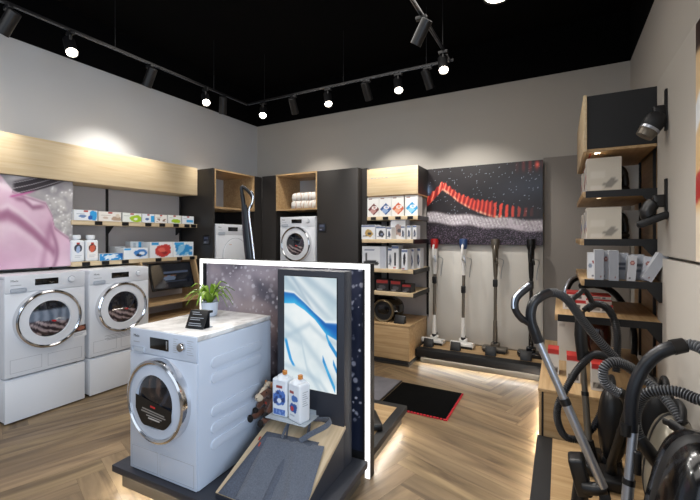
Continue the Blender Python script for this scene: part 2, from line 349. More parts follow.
# pink poster
def pink(u, v):
    s = (u - .665) / .335; a = s * .69; w = fbm(a * 2.6 + 3, v * 2.6, 3); q = fbm(a * 7, v * 7 + 7, 9)
    def crease(pts, wd):      # soft shading on one side of a polyline given as (s, v) pairs
        xs, ys = zip(*pts); return v - np.interp(s, xs, ys)
    c = mixc(C('#c997b4'), C('#edd3e0'), np.clip(.35 + .6 * (w - .3) * 1.6, 0, 1))
    d = crease([(-2, .9), (0, .60), (.1, .64), (.25, .56), (.45, .42), (.6, .3), (.7, .22), (.76, .22), (1, .5)], .1)
    c = mixc(c, C('#96607f'), np.exp(-((d + .05) / .07) ** 2) * sst(.78, .7, s) * .75); c = mixc(c, C('#f3e2ea'), np.exp(-((d - .04) / .035) ** 2) * sst(.72, .5, s) * .6)
    d = crease([(-2, .3), (0, .46), (.2, .43), (.4, .32), (.62, .16), (.7, .12), (1, .1)], .1)
    c = mixc(c, C('#f0d8e3'), np.exp(-((d) / .05) ** 2) * sst(.75, .6, s) * .7); c = mixc(c, C('#a8708f'), np.exp(-((d - .12) / .05) ** 2) * sst(.72, .5, s) * .4)
    d = crease([(-2, 1), (0, .86), (.2, .79), (.3, .78), (.42, .7), (.6, .72), (1, .7)], .1)
    c = mixc(c, C('#8a5674'), np.exp(-((d + .03) / .03) ** 2) * sst(.66, .5, s) * sst(.1, .25, s) * .7); c = mixc(c, C('#f6e6ee'), np.exp(-((d - .03) / .03) ** 2) * sst(.66, .5, s) * .5)
    c = mixc(c, C('#8c5877'), np.exp(-((s - .715 - .05 * np.sin(v * 9)) / .03) ** 2) * sst(.6, .3, v) * .6); c = mixc(c, C('#a46c8d'), np.exp(-((s - .62 - .25 * (v - .3)) / .05) ** 2) * sst(.6, .45, v) * .45)
    c = mixc(c, C('#f2dfe8'), np.exp(-(((s - .06) / .1) ** 2 + ((v - .9) / .07) ** 2)) * .9)
    c = c * (.96 + .08 * (q[:, None]))
    edge = np.interp(s, [-3, 0, .16, .28, .6, .69, .73, .83, .94, .985, 1], [1.5, 1.0, .84, .81, .74, .6, .46, .4, .34, .2, .05])
    g = mixc(C('#86828a'), C('#bdb9b8'), fbm(a * 9, v * 9, 11))
    rr = random.Random(3)
    for k in range(46):
        x, y, r = rr.uniform(.62, 1.02), rr.uniform(.3, .9), rr.uniform(.02, .075); dd = np.sqrt(((s - x) * .69) ** 2 + (v - y) ** 2)
        g = mixc(g, C('#c9c6c3'), sst(r, r * .5, dd) * .5); g = mixc(g, C('#6f6a70'), sst(r * .5, 0, np.sqrt(((s - x - r * .3) * .69) ** 2 + (v - y + r * .5) ** 2)) * .3)
        g = mixc(g, C('#ffffff'), np.exp(-(((s - x + r * .3) * .69) ** 2 + (v - y - r * .4) ** 2) / .00007) * .9)
    c = mixc(c, g, sst(-.01, .015, v - edge)); c = mixc(c, C('#7a4c66'), np.exp(-((v - edge + .018) / .014) ** 2) * .45 * (s > .15))
    line = v - (.80 + .24 * (s - .2) + .1 * (s - .2) ** 2)
    dk = sst(-.02, .0, line) * sst(.17, .12, line) * sst(.14, .2, s) * sst(.98, .72, s) * sst(-.01, .015, v - edge)
    c = mixc(c, mixc(C('#39343a'), C('#a8a3a7'), sst(.8, 1., np.sin(line * 110))), dk)
    c = mixc(c, C('#d9d6d8'), sst(.12, .2, line) * sst(.05, .2, s) * .9); c = mixc(c, C('#c86aa2'), np.exp(-((line + .01) / .012) ** 2) * sst(.1, .16, s) * sst(.5, .35, s))
    return c
def poster(name, label, loc, rz, w, h, fn, nx, ny, edge='dark', m='print_'):
    r = root(name, label, 'poster', loc, rz); bx('board', M[edge], r, -w / 2, w / 2, .002, .03, 0, h)
    grid_mesh('print', w - .004, h - .004, nx, ny, fn, M[m], r, (0, 0, .002)); return r
poster('poster', 'large poster of crumpled pink fabric and soap bubbles above the washing machines', (-4.235, 1.2, 1.243), RZL, 1.7, .829, pink, 230, 120)
# two wall shelves
def shelf(label, loc, rz, w, d, t, tags, tagm='blk', name='wall_shelf', sidem=None, group=None, rail=None):
    r = root(name, label, 'shelf', loc, rz, group)
    bx('board', M['oakX'], r, -w / 2, w / 2, -d / 2, d / 2, -t, 0, .002)
    if sidem: bx('side_trim', M[sidem], r, w / 2, w / 2 + .012, -d / 2, d / 2, -t - .008, .0)
    for x in tags: bx('price_holder', M[tagm], r, x - .035, x + .035, -d / 2 - .012, -d / 2 - .001, -t + .002, .006 - t / 2 + .012)
    if rail is not None:
        for x in rail: MB().poly([(x - .01, d / 2, -t), (x - .01, d / 2, -t - .1), (x - .01, d / 2 - .12, -t)], (.02, 0, 0)).build('bracket', M['blk'], r, flat=True)
    return r
SYc = (2.03 + 3.515) / 2; SW = 3.515 - 2.03
shelf('upper light oak wall shelf holding a row of small detergent boxes', (-4.36, SYc, 1.695), RZL, SW, .31, .045, (-.5, -.22, .05, .23, .42, .58, .68), rail=(-.24, .66))
shelf('lower light oak wall shelf holding two white bottles and blue boxes', (-4.36, SYc, 1.28), RZL, SW, .31, .045, (-.62, -.43, -.22, .18, .47, .66))
def onL(y, x=-4.28, z=1.695): return (x, y, z)
LOGO = ('rect', .4, .6, .82, .95, '#b13a35')
up = [
 (2.151, 0.215, 0.105, 'white and blue detergent box, first on the upper shelf beside the pink poster', paint('#e6eaee', LOGO, ('blob', .83, .45, .2, .5, '#2f9ad8', 3), ('ell', .35, .4, .16, .14, '#6d88b5'), ('rect', .08, .45, .6, .66, '#9aa7b5'), ('blob', .7, .3, .12, .2, '#2a5fae', 5))),
 (2.391, 0.231, 0.100, 'white and beige detergent box, second on the upper wall shelf', paint('#e9e4dd', LOGO, ('rect', .1, .5, .6, .66, '#b8afa5'), ('blob', .8, .3, .25, .25, '#b49a84', 4), ('ell', .3, .35, .12, .12, '#cdb9a8'), ('ell', .84, .6, .1, .2, '#d8cab8'))),
 (2.630, 0.213, 0.100, 'detergent box with lime green print, third on the upper wall shelf', paint('#e6e8e2', LOGO, ('blob', .72, .4, .36, .42, '#a5c92e', 6), ('blob', .7, .35, .12, .12, '#e9efd8', 5), ('rect', .06, .36, .62, .68, '#a9afab'))),
 (2.824, 0.149, 0.100, 'narrow white box with blue edge, fourth on the upper wall shelf', paint('#e4e9ee', LOGO, ('rect', .72, 1, .1, .8, '#2f9fdc'), ('ell', .4, .4, .16, .14, '#5a79a8'))),
 (2.986, 0.153, 0.100, 'narrow white box with brown specks, fifth on the upper wall shelf', paint('#ebe7e0', LOGO, ('speck', 9, 7, '#8d6f5c', 4, .66, .1, .9, .15, .55), ('rect', .1, .5, .64, .7, '#bcb3a8'))),
 (3.171, 0.178, 0.102, 'narrow white box with green print, sixth on the upper wall shelf', paint('#e7e9e4', LOGO, ('blob', .62, .3, .36, .26, '#a5c92e', 6), ('rect', .1, .5, .64, .7, '#adb3ad'))),
 (3.369, 0.176, 0.100, 'small white box with blue label, last on the upper wall shelf beside the dark cabinet', paint('#e8ebee', LOGO, ('rect', .35, .95, .2, .5, '#4aa6da'), ('rect', .1, .5, .64, .7, '#a9b4be'))),
]
for y, w, h, lab, fn in up: carton(lab, (-4.28, y, 1.695), RZL, w, .16, h, fn, '#dcdcda', group='detergent boxes on the upper shelf', name='detergent_box')
def bottle(label, loc, rz, motif, group):
    r = root('detergent_bottle', label, 'bottle', loc, rz, group)
    MB().box(-.06, .06, -.04, .04, 0, .215, .016, 4).build('bottle_body', M['bottle'], r)
    MB().lathe([(.03, .21), (.03, .225), (.04, .23), (.04, .262), (.036, .268), (0, .268)], 28).build('cap', M['bottle'], r)
    grid_mesh('label_print', .1, .165, 24, 30, motif, M['card'], r, (0, -.0405, .03)); return r
bl = paint('#e8ebee', ('ell', .5, .64, .36, .25, '#3c3f4c'), ('blob', .52, .55, .2, .24, '#9fb4d4', 3), ('rect', .36, .64, .9, .98, '#b13a35'), ('rect', .2, .8, .18, .22, '#b6bbc2'), ('rect', .2, .7, .1, .13, '#b6bbc2'))
rd = paint('#ece9e6', ('ell', .5, .64, .36, .25, '#5a2a2a'), ('blob', .5, .6, .28, .24, '#d4644a', 3), ('rect', .36, .64, .9, .98, '#b13a35'), ('rect', .2, .8, .18, .22, '#b6bbc2'), ('rect', .2, .7, .1, .13, '#b6bbc2'))
bottle('white detergent bottle with a blue picture beside the pink poster on the lower shelf', (-4.25, 2.085, 1.28), RZL, bl, 'detergent bottles on the lower shelf')
bottle('white detergent bottle with a red picture on the lower shelf', (-4.25, 2.218, 1.28), RZL, rd, 'detergent bottles on the lower shelf')
bottle('white bottle half hidden behind the blue picture bottle on the lower shelf', (-4.4, 2.16, 1.28), RZL, bl, 'detergent bottles on the lower shelf')
bottle('white bottle half hidden behind the red picture bottle on the lower shelf', (-4.4, 2.30, 1.28), RZL, rd, 'detergent bottles on the lower shelf')
lo = [
 (2.405, -4.28, .24, .072, .16, 'low flat bright blue box lying beside the bottles on the lower shelf', paint('#2c8fd0', ('diag', 1.05, .3, '#1d5fa6'), ('blob', .45, .5, .3, .3, '#dcebf5', 3), ('speck', 12, 5, '#e8f2f8', 3, .62, .1, .9, .1, .9))),
 (2.676, -4.28, .28, .125, .16, 'white box with a folded blue cloth picture on the lower shelf', paint('#e6ebf0', ('rect', .02, .3, .78, .95, '#3ba0dc'), ('blob', .7, .5, .3, .35, '#3f7fc2', 3), ('blob', .6, .35, .14, .12, '#1d2b45', 5), ('blob', .75, .5, .12, .14, '#e8eef5', 2))),
 (2.997, -4.285, .3, .188, .17, 'white box with a crumpled red cloth picture on the lower shelf', paint('#e9ebee', ('rect', .05, .38, .8, .96, '#2f9bd8'), ('blob', .56, .44, .4, .42, '#c23a35', 3), ('blob', .5, .5, .2, .16, '#e06a5c', 7), ('blob', .64, .3, .14, .1, '#8e2527', 9))),
 (3.301, -4.285, .3, .186, .17, 'white box with blue crystals picture beside the dark cabinet on the lower shelf', paint('#e7edf2', ('rect', .05, .5, .82, .97, '#3aa3de'), ('blob', .5, .45, .42, .38, '#8cc4e6', 3), ('speck', 6, 5, '#2f8fd0', 3, .55, .1, .95, .1, .8))),
 (2.60, -4.42, .12, .14, .09, 'small white box with blue stripe behind the flat blue box', paint('#dfe5ea', ('rect', .55, .8, .1, .9, '#7f97ad'))),
 (2.80, -4.425, .16, .195, .1, 'tall white box with grey stripes behind the folded blue cloth box', paint('#dde6ec', ('rect', .2, .4, .1, .9, '#b7c6d2'), ('rect', .6, .9, .6, .95, '#3aa3de'))),
]
for y, x, w, h, d, lab, fn in lo: carton(lab, (x, y, 1.28), RZL, w, d, h, fn, '#dcdfe2', group='boxes on the lower wall shelf', name='detergent_box')

# ---------------- washing machines
def door_glass_paint(seed, sticker):
    def fn(u, v):
        x, y = u, v; r = np.sqrt(x * x + y * y)
        n = fbm(x * 2.4 + seed, y * 2.4, seed); st = vnoise(x * 8 + y * 3, y * 2, seed + 3)
        c = mixc(C('#0e1016'), C('#39404b'), np.clip(n * 1.1 - .15, 0, 1) * sst(.3, .9, st + .2))
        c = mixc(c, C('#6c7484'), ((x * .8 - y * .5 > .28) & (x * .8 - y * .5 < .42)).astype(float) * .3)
        if sticker == 'laundry':
            c = mixc(c, mixc(C('#8d98a8'), C('#5f6b7c'), (np.sin(x * 14 + 3 * n) * .5 + .5)), sst(-.35, -.2, y) * sst(.55, .45, y))
        if sticker in ('laundry', 'print'):
            m_ = ((y < -.12 - .12 * x) & (y > -.85)).astype(float); wv = np.sin(x * 9 + y * 20 + 5 * fbm(x * 3, y * 3, 8))
            c = mixc(c, mixc(C('#3a2c31'), C('#c8b2b0'), sst(-.1, .7, wv)), m_ * .8); c = mixc(c, C('#c4272c'), ((abs(x - .15) < .1) & (abs(y + .14) < .045)).astype(float))
        if sticker == 'lines':
            c = mixc(c, C('#6d5548'), sst(.45, .75, vnoise(x * 7, y * 1.5, 4)) * sst(.0, .3, y) * .7)
        return c
    return fn
def disc_mesh(name, r, bulge, fn, m, parent, loc, n=14, seg=48):
    vs = [(0., -bulge, 0.)]; uv = [(0., 0.)]; fs = []
    for i in range(1, n + 1):
        q = i / n
        for k in range(seg):
            a = 2 * math.pi * k / seg; vs.append((r * q * math.cos(a), -bulge * (1 - q * q), r * q * math.sin(a))); uv.append((q * math.cos(a), q * math.sin(a)))
    for k in range(seg): fs.append((0, 1 + k, 1 + (k + 1) % seg))
    for i in range(1, n):
        for k in range(seg):
            a = 1 + (i - 1) * seg; b = 1 + i * seg; fs.append((a + k, b + k, b + (k + 1) % seg, a + (k + 1) % seg))
    uv = np.array(uv); return colour_mesh(name, vs, fs, fn(uv[:, 0], uv[:, 1]), m, parent, loc, smooth=True)
FR = Matrix.Rotation(R(90), 4, 'X')     # lathe axis -> local -Y
def washer(label, loc, rz, glass, w=.6, h=.85, d=.62, body='white3', zc=.462, rd=.25, rg=.157, cat='washing machine', name='washing_machine', dryer=False, ribs=False, sticker=False, top=True, brand=True, group=None, flap=True):
    r = root(name, label, cat, loc, rz, group); f = -d / 2; B = M[body]; zb = 0. if ribs else .012; wx = w / .6
    MB().box(-w / 2, w / 2, f + .012, d / 2, zb, h - (.03 if top else 0), .008, 3).build('casing', B, r)
    MB().box(-w / 2 + .001, w / 2 - .001, f, f + .011, zb + .004, h - .145, .006, 2).build('front_panel', B, r)
    MB().box(-w / 2 + .001, w / 2 - .001, f, f + .011, h - .143, h - .002, .006, 2).build('control_panel', B, r)
    for sx in (-1, 1) if not ribs else ():
        for sy in (-1, 1): MB().cyl((sx * .24, sy * .24, 0), (sx * .24, sy * .24, .02), .025).build('foot', M['blk'], r)
    if top: MB().box(-w / 2, w / 2, f + .012, d / 2, h - .029, h, .006, 3).build('top_plate', M['marble'] if ribs else B, r)
    dp = MB().box(-.095, .08 if not ribs else .06, f - .004, f + .002, h - .094 - .012 * ribs, h - .04, .003, 2).build('display', M['gloss'], r)
    if ribs: MB().lathe([(.0, 0), (.004, 0)], 8).build('x', M['blk'], r) if False else None
    if not dryer or True:
        kn = MB(); kn.lathe([(0, .022), (.021, .022), (.025, .016), (.026, 0)], 28, Matrix.Translation((.185 * wx, f - .001, h - .066)) @ FR).build('dial', M['chrome'] if ribs else B, r)
        if not ribs: MB().lathe([(.027, .0), (.031, .0), (.031, .004), (.027, .004)], 28, Matrix.Translation((.185 * wx, f - .001, h - .066)) @ FR, True).build('dial_ring', M['seam'], r)
    if ribs:
        for k in range(7):
            for x0, x1 in ((.098, .132), (.205, .255)):
                if k % 2 == 0 or True: bx('programme_mark', M['seam'], r, x0, x1 - (k % 3) * .008, f - .0008, f, h - .105 + k * .0125, h - .1025 + k * .0125)
    MB().box(-.265 * wx, -.155 * wx, f - .006, f + .004, h - .142, h - .105, .012, 4).build('detergent_drawer', M['lgrey'], r)
    if brand: letters('brand_lettering', 'Miele', .024, M['text'], r, (-.262 * wx, f - .0005, h - .052))
    bx('small_print', M['seam'], r, -.262 * wx, -.19, f - .0008, f, h - .083, h - .078)
    if dryer:
        MB().lathe([(0, .018), (.2, .018), (.222, .012), (.226, 0)], 56, Matrix.Translation((.04, f, zc - .03)) @ FR).build('door', B, r)
        MB().lathe([(.227, 0), (.227, .006), (.232, .006), (.232, 0)], 56, Matrix.Translation((.04, f, zc - .03)) @ FR, True).build('door_ring', M['seam'], r)
        bx('door_mark', M['tile'], r, -.09, -.05, f - .02, f - .015, zc + .11, zc + .116)
    else:
        T = Matrix.Translation((0, f, zc)) @ FR
        dr = MB().lathe([(rd - .03, .004), (rd - .026, .05), (rd - .016, .056), (rd - .004, .05), (rd, .03), (rd, 0), (rd - .03, 0)], 72, T, True).build('door', M['chrome'], r)
        MB().lathe([(rg - .004, .03), (rg, .05), (rg + .03, .046), (rd - .028, .044), (rd - .028, .004)], 72, T).build('door_rim', B, dr)
        disc_mesh('door_glass', rg, .016, glass, M['shine'], dr, (0, f - .036, zc))
    if flap:
        for x0, x1, z0, z1 in ((-.265, -.045, .05, .16), (.0, .27, .045, .15)) if not ribs else ((-.255, -.03, .02, .145), (-.012, .258, .02, .145)):
            b = MB()
            for a in ((x0, x1, z0, z0 + .002), (x0, x1, z1 - .002, z1), (x0, x0 + .002, z0, z1), (x1 - .002, x1, z0, z1)): b.box(a[0], a[1], f - .0008, f + .001, a[2], a[3])
            b.build('flap_seam', M['seam'], r, flat=True)
    if ribs:
        for z in (.672, .585, .395, .3, .205):
            b = MB(); y0, y1, hh = -.225, .22, .031
            b.poly([(w / 2 - .004, y0 + hh - hh * math.sin(a) if q == 0 else y1 - hh + hh * math.sin(a), z + hh * (math.cos(a) if q == 0 else -math.cos(a))) for q in (0, 1) for a in [math.pi * i / 12 for i in range(13)]], (.0105, 0, 0)); bmesh.ops.bevel(b.bm, geom=[e for e in b.bm.edges if all(v.co.x > w / 2 + .004 for v in e.verts)], offset=.006, segments=4, profile=.5, affect='EDGES'); b.build('side_rib', B, r)
    return r
PED = dict()
def pedestal(label, loc, rz):
    r = root('pedestal_drawer', label, 'pedestal', loc, rz, 'white pedestals under the wall washing machines')
    MB().box(-.3, .3, -.29, .31, .02, .36, .004, 2).build('casing', M['white3'], r)
    MB().box(-.299, .299, -.31, -.292, .012, .352, .004, 2).build('drawer_front', M['white3'], r)
    MB().box(-.285, .285, -.27, .3, 0, .02).build('plinth', M['blk'], r)
for yc, a, b, g, mk in ((1.705, 'white washing machine with laundry in its window, nearest the pink poster', 'white pedestal drawer under the washing machine with laundry in its window', door_glass_paint(3, 'laundry'), 'laundry'),
                        (2.345, 'white washing machine between the laundry-filled machine and the tilted tablet', 'white pedestal drawer under the washing machine beside the tilted tablet', door_glass_paint(6, 'print'), 'print')):
    pedestal(b, (-4.24, yc, 0), RZL)
    r = washer(a, (-4.24, yc, .36), RZL, g, group='white washing machines along the left wall')
    if mk == 'laundry':
        grid_mesh('sticker', .115, .105, 16, 16, paint('#e9e9ea', ('rect', 0, 1, .48, 1, '#3a2320'), ('blob', .6, .75, .3, .2, '#a86a55', 3), ('rect', .1, .9, .3, .34, '#b9b9bd'), ('rect', .1, .7, .15, .19, '#b9b9bd')), M['card'], r, (.255, -.3115, .24), (0, R(-4), 0))
    else:
        b = MB()
        for k in range(4): b.box(-.16 + .02 * (k % 2), .16 - .03 * (k % 3), -.3112, -.31, .19 - k * .014, .195 - k * .014)
        b.build('front_lettering', M['seam'], r, flat=True)
# ---------------- tablet on an oak stand
ds = root('tablet_stand', 'oak stand with slanted sides and shelves between washing machine and dark cabinet', 'stand', (-4.25, 3.1, 0), RZL)
for sx in (-1, 1): MB().poly([(sx * .37 - .012, -.16, .86), (sx * .37 - .012, -.06, 1.24), (sx * .37 - .012, .2, 1.24), (sx * .37 - .012, .2, .86)], (.024, 0, 0)).build('side_panel', M['oakZ'], ds, flat=True)
bx('back_panel', M['back'], ds, -.385, .385, .2, .22, 0, 1.24); bx('shelf', M['oakdX'], ds, -.385, .385, -.2, .2, .74, .775); bx('shelf', M['oakdX'], ds, -.385, .385, -.2, .2, .55, .58)
bx('base', M['oakdX'], ds, -.385, .385, -.18, .2, 0, .12); 
for sx in (-1, 1): bx('side_panel', M['oakZ'], ds, sx * .385 - .01, sx * .385 + .01, -.2, .2, .12, .86)
tb = root('tablet', 'large black tablet display tilted back on the oak stand', 'tablet', (-4.09, 3.09, .9), RZL)
tb.rotation_euler = (R(-17), 0, RZL)
MB().box(-.29, .29, -.012, .012, 0, .33, .006, 3).build('housing', M['gloss'], tb)
scr = paint('#12161f', ('rect', .3, .9, .62, .68, '#46536a'), ('rect', .3, .6, .5, .54, '#6c4a33'), ('blob', .42, .4, .18, .1, '#5b6c86', 3), ('rect', .3, .85, .24, .27, '#2b3547'), ('diag', 1.75, .6, '#1c2433'))
grid_mesh('screen', .54, .28, 40, 24, scr, M['shine'], tb, (0, -.0128, .025))

# ================================================================== DARK CABINETS IN THE CORNER
D_ = M['dark']
cl = root('corner_cabinet', 'dark cabinet on the left wall with oak niche above a white dryer', 'cabinet', (-4.235, 3.985, 0))
# local x: depth (front at +.318), y along wall
bx('side_panel', D_, cl, -.31, .318, -.465, -.437, 0, 2.415); bx('side_panel', D_, cl, -.31, .318, .305, .46, 0, 2.415)
nb = MB()
for a in ((-.3, .318, -.437, .305, 2.395, 2.415), (-.3, .318, -.437, .305, 1.9, 1.925), (-.3, .318, -.437, -.415, 1.925, 2.395), (-.3, .318, .283, .305, 1.925, 2.395)): nb.box(*a)
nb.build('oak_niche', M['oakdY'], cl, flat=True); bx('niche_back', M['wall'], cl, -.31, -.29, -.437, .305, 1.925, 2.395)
bx('recess_back', M['blk'], cl, -.31, -.3, -.437, .305, 0, 1.9); bx('base_front', D_, cl, -.31, .3, -.437, .305, .0, .85)
bx('side_filler', D_, cl, .27, .3, -.437, -.43, .85, 1.9)
def wallpad(label, loc, rz):
    r = root('wall_controller', label, 'controller', loc, rz); MB().box(-.062, .062, -.012, -.001, -.062, .062, .006, 3).build('frame', M['blk'], r)
    grid_mesh('screen', .092, .092, 12, 12, paint('#2b3040', ('rect', .1, .9, .6, .9, '#46506a'), ('rect', .1, .5, .15, .3, '#6b7388')), M['shine'], r, (0, -.0124, -.046)); return r
wallpad('small square black controller on dark cabinet side beside the wall shelves', (-4.03, 3.52, 1.488), 0)
washer('white dryer with plain round door under the oak niche of the corner cabinet', (-4.225, 3.87, .85), RZL, None, dryer=True, name='tumble_dryer', cat='dryer', top=True, body='white3', flap=False)
cb = root('tall_cabinet', 'tall charcoal cabinet wall on the back wall with towel niche and door', 'cabinet', (-3.1, 4.745, 0))
y0 = -.295; yb = .295
bx('corner_panel', D_, cb, -.815, -.555, y0, yb, 0, 2.43)
nb = MB()
for a in ((-.552, .164, y0, yb, 2.415, 2.437), (-.552, .164, y0, yb, 1.91, 1.932), (-.552, -.53, y0, yb, 1.932, 2.415), (.142, .164, y0, yb, 1.932, 2.415)): nb.box(*a)
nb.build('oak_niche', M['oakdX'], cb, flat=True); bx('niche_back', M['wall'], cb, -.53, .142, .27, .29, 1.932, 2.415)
bx('recess_back', M['blk'], cb, -.552, .164, .27, .29, 0, 1.91); bx('base_front', D_, cb, -.552, .164, y0 + .02, yb, 0, .96)
bx('door', D_, cb, .166, .798, y0, y0 + .022, 0, 2.43, .002); bx('side_panel', D_, cb, .804, .876, -.19, yb, 0, 2.43); bx('side_panel', D_, cb, .166, .8, y0 + .024, yb, 0, 2.43)
wallpad('small square black controller on the tall charcoal door beside the washing machine', (-2.85, 4.45, 1.655), 0)
washer('white washing machine set in the charcoal cabinet under the towel niche', (-3.255, 4.735, .965), 0, door_glass_paint(11, 'print'), body='white3', flap=False)
def towel(label, z, w, h, seed):
    n, m_ = 30, 12; b = bmesh.new(); vs = []; fs = []; col = []
    prof = [(-.17 + .0, .0), (-.185, .02), (-.19, .5), (-.185, .95), (-.17, 1.0), (.0, 1.02), (.15, 1.0), (.16, .5), (.15, 0)]
    for i in range(n + 1):
        x = (i / n - .5) * w; e = min(1, min(i, n - i) / 2.5 * .3 + .8)
        for (y, q) in prof: vs.append((x, y * (.97 + .03 * e), q * h * e + .003 * math.sin(i * .5 + seed) * (q > .4)))
        col.extend([hexc('#c9a58a') if (math.sin(i * 2.1 + seed + q * 7) * math.cos(i * .7 + y * 40) > .45 and i > n * .15) else hexc('#ece8e2') for (y, q) in prof])
    k = len(prof)
    for i in range(n):
        for j in range(k): fs.append((i * k + j, i * k + (j + 1) % k, (i + 1) * k + (j + 1) % k, (i + 1) * k + j))
    fs.append(tuple(range(k))[::-1]); fs.append(tuple(n * k + j for j in range(k)))
    o = colour_mesh('folded_towel', vs, fs, np.array(col), M['towel'], None, (-3.17, 4.66, z), smooth=True); return tag(o, label, 'towel', 'folded towels in the oak niche')
towel('folded white patterned towel at the bottom of the pair in the niche', 1.932, .44, .11, 1); towel('folded white patterned towel on top of the other in the niche', 2.046, .42, .11, 4)

# ================================================================== BACK WALL SHELF UNIT
ub = root('overhead_cabinet', 'short light oak overhead cabinet with dark side above the vacuum bag boxes', 'cabinet', (-1.915, 4.8, 2.06))
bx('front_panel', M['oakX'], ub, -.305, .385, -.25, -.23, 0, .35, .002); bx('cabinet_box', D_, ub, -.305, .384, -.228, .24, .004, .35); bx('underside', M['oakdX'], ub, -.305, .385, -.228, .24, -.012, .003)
bx('red_strip', M['redtag'], ub, -.29, .2, -.225, -.215, -.016, -.0125)
b = MB()
for k in range(5): b.box(-.25 + k * .05, -.21 + k * .05 - .012 * (k % 2), -.2508, -.2495, .222, .23)
b.build('front_lettering', M['seam'], ub, flat=True)
up_ = root('upright_panel', 'oak and grey backing panel behind the accessory shelves', 'panel', (-1.915, 5.02, 0)); bx('panel', M['back'], up_, -.3, .385, -.015, .02, .47, 2.05)
for x in (-.2, .37): bx('rail', M['blk'], up_, x - .012, x + .012, -.03, -.016, .5, 2.04)
def bshelf(label, yf, z, tags, w=.74, xc=-1.915):
    d = 5.0 - yf
    return shelf(label, (xc, yf + d / 2, z), 0, w, d, .045, tags, sidem='blk')
bshelf('oak shelf under the overhead cabinet holding four vacuum bag boxes', 4.55, 1.79, (-.25, -.08, .09, .25), .69, -1.875); 
bshelf('second oak shelf of the back unit holding small accessory boxes', 4.38, 1.5, (), .68, -1.87)
bshelf('third oak shelf of the back unit holding large accessory boxes', 4.38, 1.135, (), .68, -1.87)
bshelf('fourth oak shelf of the back unit holding small black and red boxes', 4.38, .855, (), .68, -1.87)
def bagbox(c1, c2):
    return paint('#e6e5e2', ('rect', .12, .42, .88, .94, '#8a6660'), ('dia', .56, .38, .5, .3, c1), ('dia', .5, .3, .3, .16, c2), ('ell', .62, .46, .24, .09, '#e9e4e2'), ('ell', .62, .46, .12, .045, c2))
for x, c1, c2, nm in ((-2.142, '#6d3b3a', '#b98a86', 'dark red'), (-1.972, '#33558f', '#8fa9d0', 'dark blue'), (-1.802, '#c8603e', '#e5a888', 'orange'), (-1.62, '#2a9ad2', '#8ccbe9', 'bright blue')):
    carton('tall white vacuum bag box with a %s diamond print on the top shelf' % nm, (x, 4.66, 1.79), 0, .165, .18, .255, bagbox(c1, c2), '#d9d8d5', group='vacuum bag boxes', name='bag_box', nx=30, ny=40)
mini = lambda a, b_: paint('#dcdee2', ('rect', 0, 1, .84, .97, '#54648a'), ('blob', .55, .42, .32, .28, a, 3), ('rect', .1, .4, .2, .26, b_), ('ell', .6, .4, .14, .1, b_))
acc = [
 (-2.13, 4.5, 1.5, .19, .2, .18, 'white accessory box with a gold and black picture on the second shelf', mini('#b99a5c', '#3b3b40')),
 (-1.965, 4.5, 1.5, .13, .16, .16, 'white accessory box with a black nozzle picture on the second shelf', mini('#32343b', '#7a8399')),
 (-1.855, 4.5, 1.5, .06, .16, .15, 'narrow grey accessory box next to the nozzle box on the second shelf', mini('#6c7484', '#444a58')),
 (-1.80, 4.66, 1.5, .20, .16, .275, 'tall white accessory box standing behind others on the second shelf', mini('#a08a84', '#4c4c55')),
 (-1.663, 4.46, 1.5, .048, .14, .16, 'thin white box with navy top, frontmost of three on the second shelf', mini('#3b4257', '#7b8498')),
 (-1.609, 4.52, 1.5, .048, .14, .165, 'thin white box with navy top, middle of three on the second shelf', mini('#3b4257', '#7b8498')),
 (-1.557, 4.58, 1.5, .048, .14, .17, 'thin white box with navy top, rearmost of three on the second shelf', mini('#3b4257', '#7b8498')),
 (-2.06, 4.52, 1.135, .33, .2, .275, 'wide white box with a black floor brush picture on the third shelf', paint('#d6d9de', ('rect', .1, .5, .78, .86, '#5f6f8f'), ('rect', .74, 1, 0, 1, '#b9bec9'), ('blob', .4, .25, .34, .12, '#2b2d31', 3), ('diag', 5, 1, '#333333'), ('rect', .14, .2, .3, .72, '#3a3c41'), ('rect', .05, .14, .1, .16, '#b13a35'))),
 (-1.845, 4.53, 1.135, .055, .2, .26, 'narrow grey box beside the wide floor brush box on the third shelf', mini('#7d8490', '#4b5260')),
 (-1.775, 4.5, 1.135, .09, .16, .29, 'tall white box with a long crevice tool picture on the third shelf', paint('#dde0e4', ('rect', 0, 1, .88, .98, '#54648a'), ('rect', .35, .65, .14, .72, '#33353b'), ('rect', .2, .6, .03, .09, '#b13a35'))),
 (-1.635, 4.44, 1.135, .075, .14, .245, 'white box with a black hand nozzle picture on the third shelf', paint('#dcdfe4', ('rect', 0, 1, .86, .98, '#54648a'), ('blob', .5, .5, .25, .32, '#2d2f35', 3), ('rect', .1, .5, .03, .1, '#b13a35'))),
 (-1.6, 4.585, 1.135, .06, .14, .25, 'white box standing second from the front at the right end of the third shelf', mini('#4a5166', '#8a92a4')),
 (-1.565, 4.735, 1.135, .055, .14, .255, 'white box at the very back of the right end of the third shelf', mini('#4a5166', '#8a92a4')),
]
for x, y, z, w, d, h, lab, fn in acc: carton(lab, (x, y, z), 0, w, d, h, fn, '#cfd3d9', group='vacuum accessory boxes')
dk = lambda s: paint('#1d1c1f', ('rect', .05, .95, .72, .95, '#8f2a28'), ('blob', .5, .35, .3, .2, '#4c4a50', s), ('rect', .1, .5, .1, .2, '#7b7b80'))
for x, w, h, nm in ((-2.12, .13, .19, 'tall black and red box, leftmost on the fourth shelf'), (-1.95, .17, .14, 'wide black and red box, second on the fourth shelf'), (-1.77, .14, .135, 'black and red box, third on the fourth shelf'), (-1.63, .12, .1, 'low black box with red band at the right end of the fourth shelf')):
    carton(nm, (x, 4.5, .855), 0, w, .15, h, dk(int(w * 100)), '#19181b', group='black and red boxes')
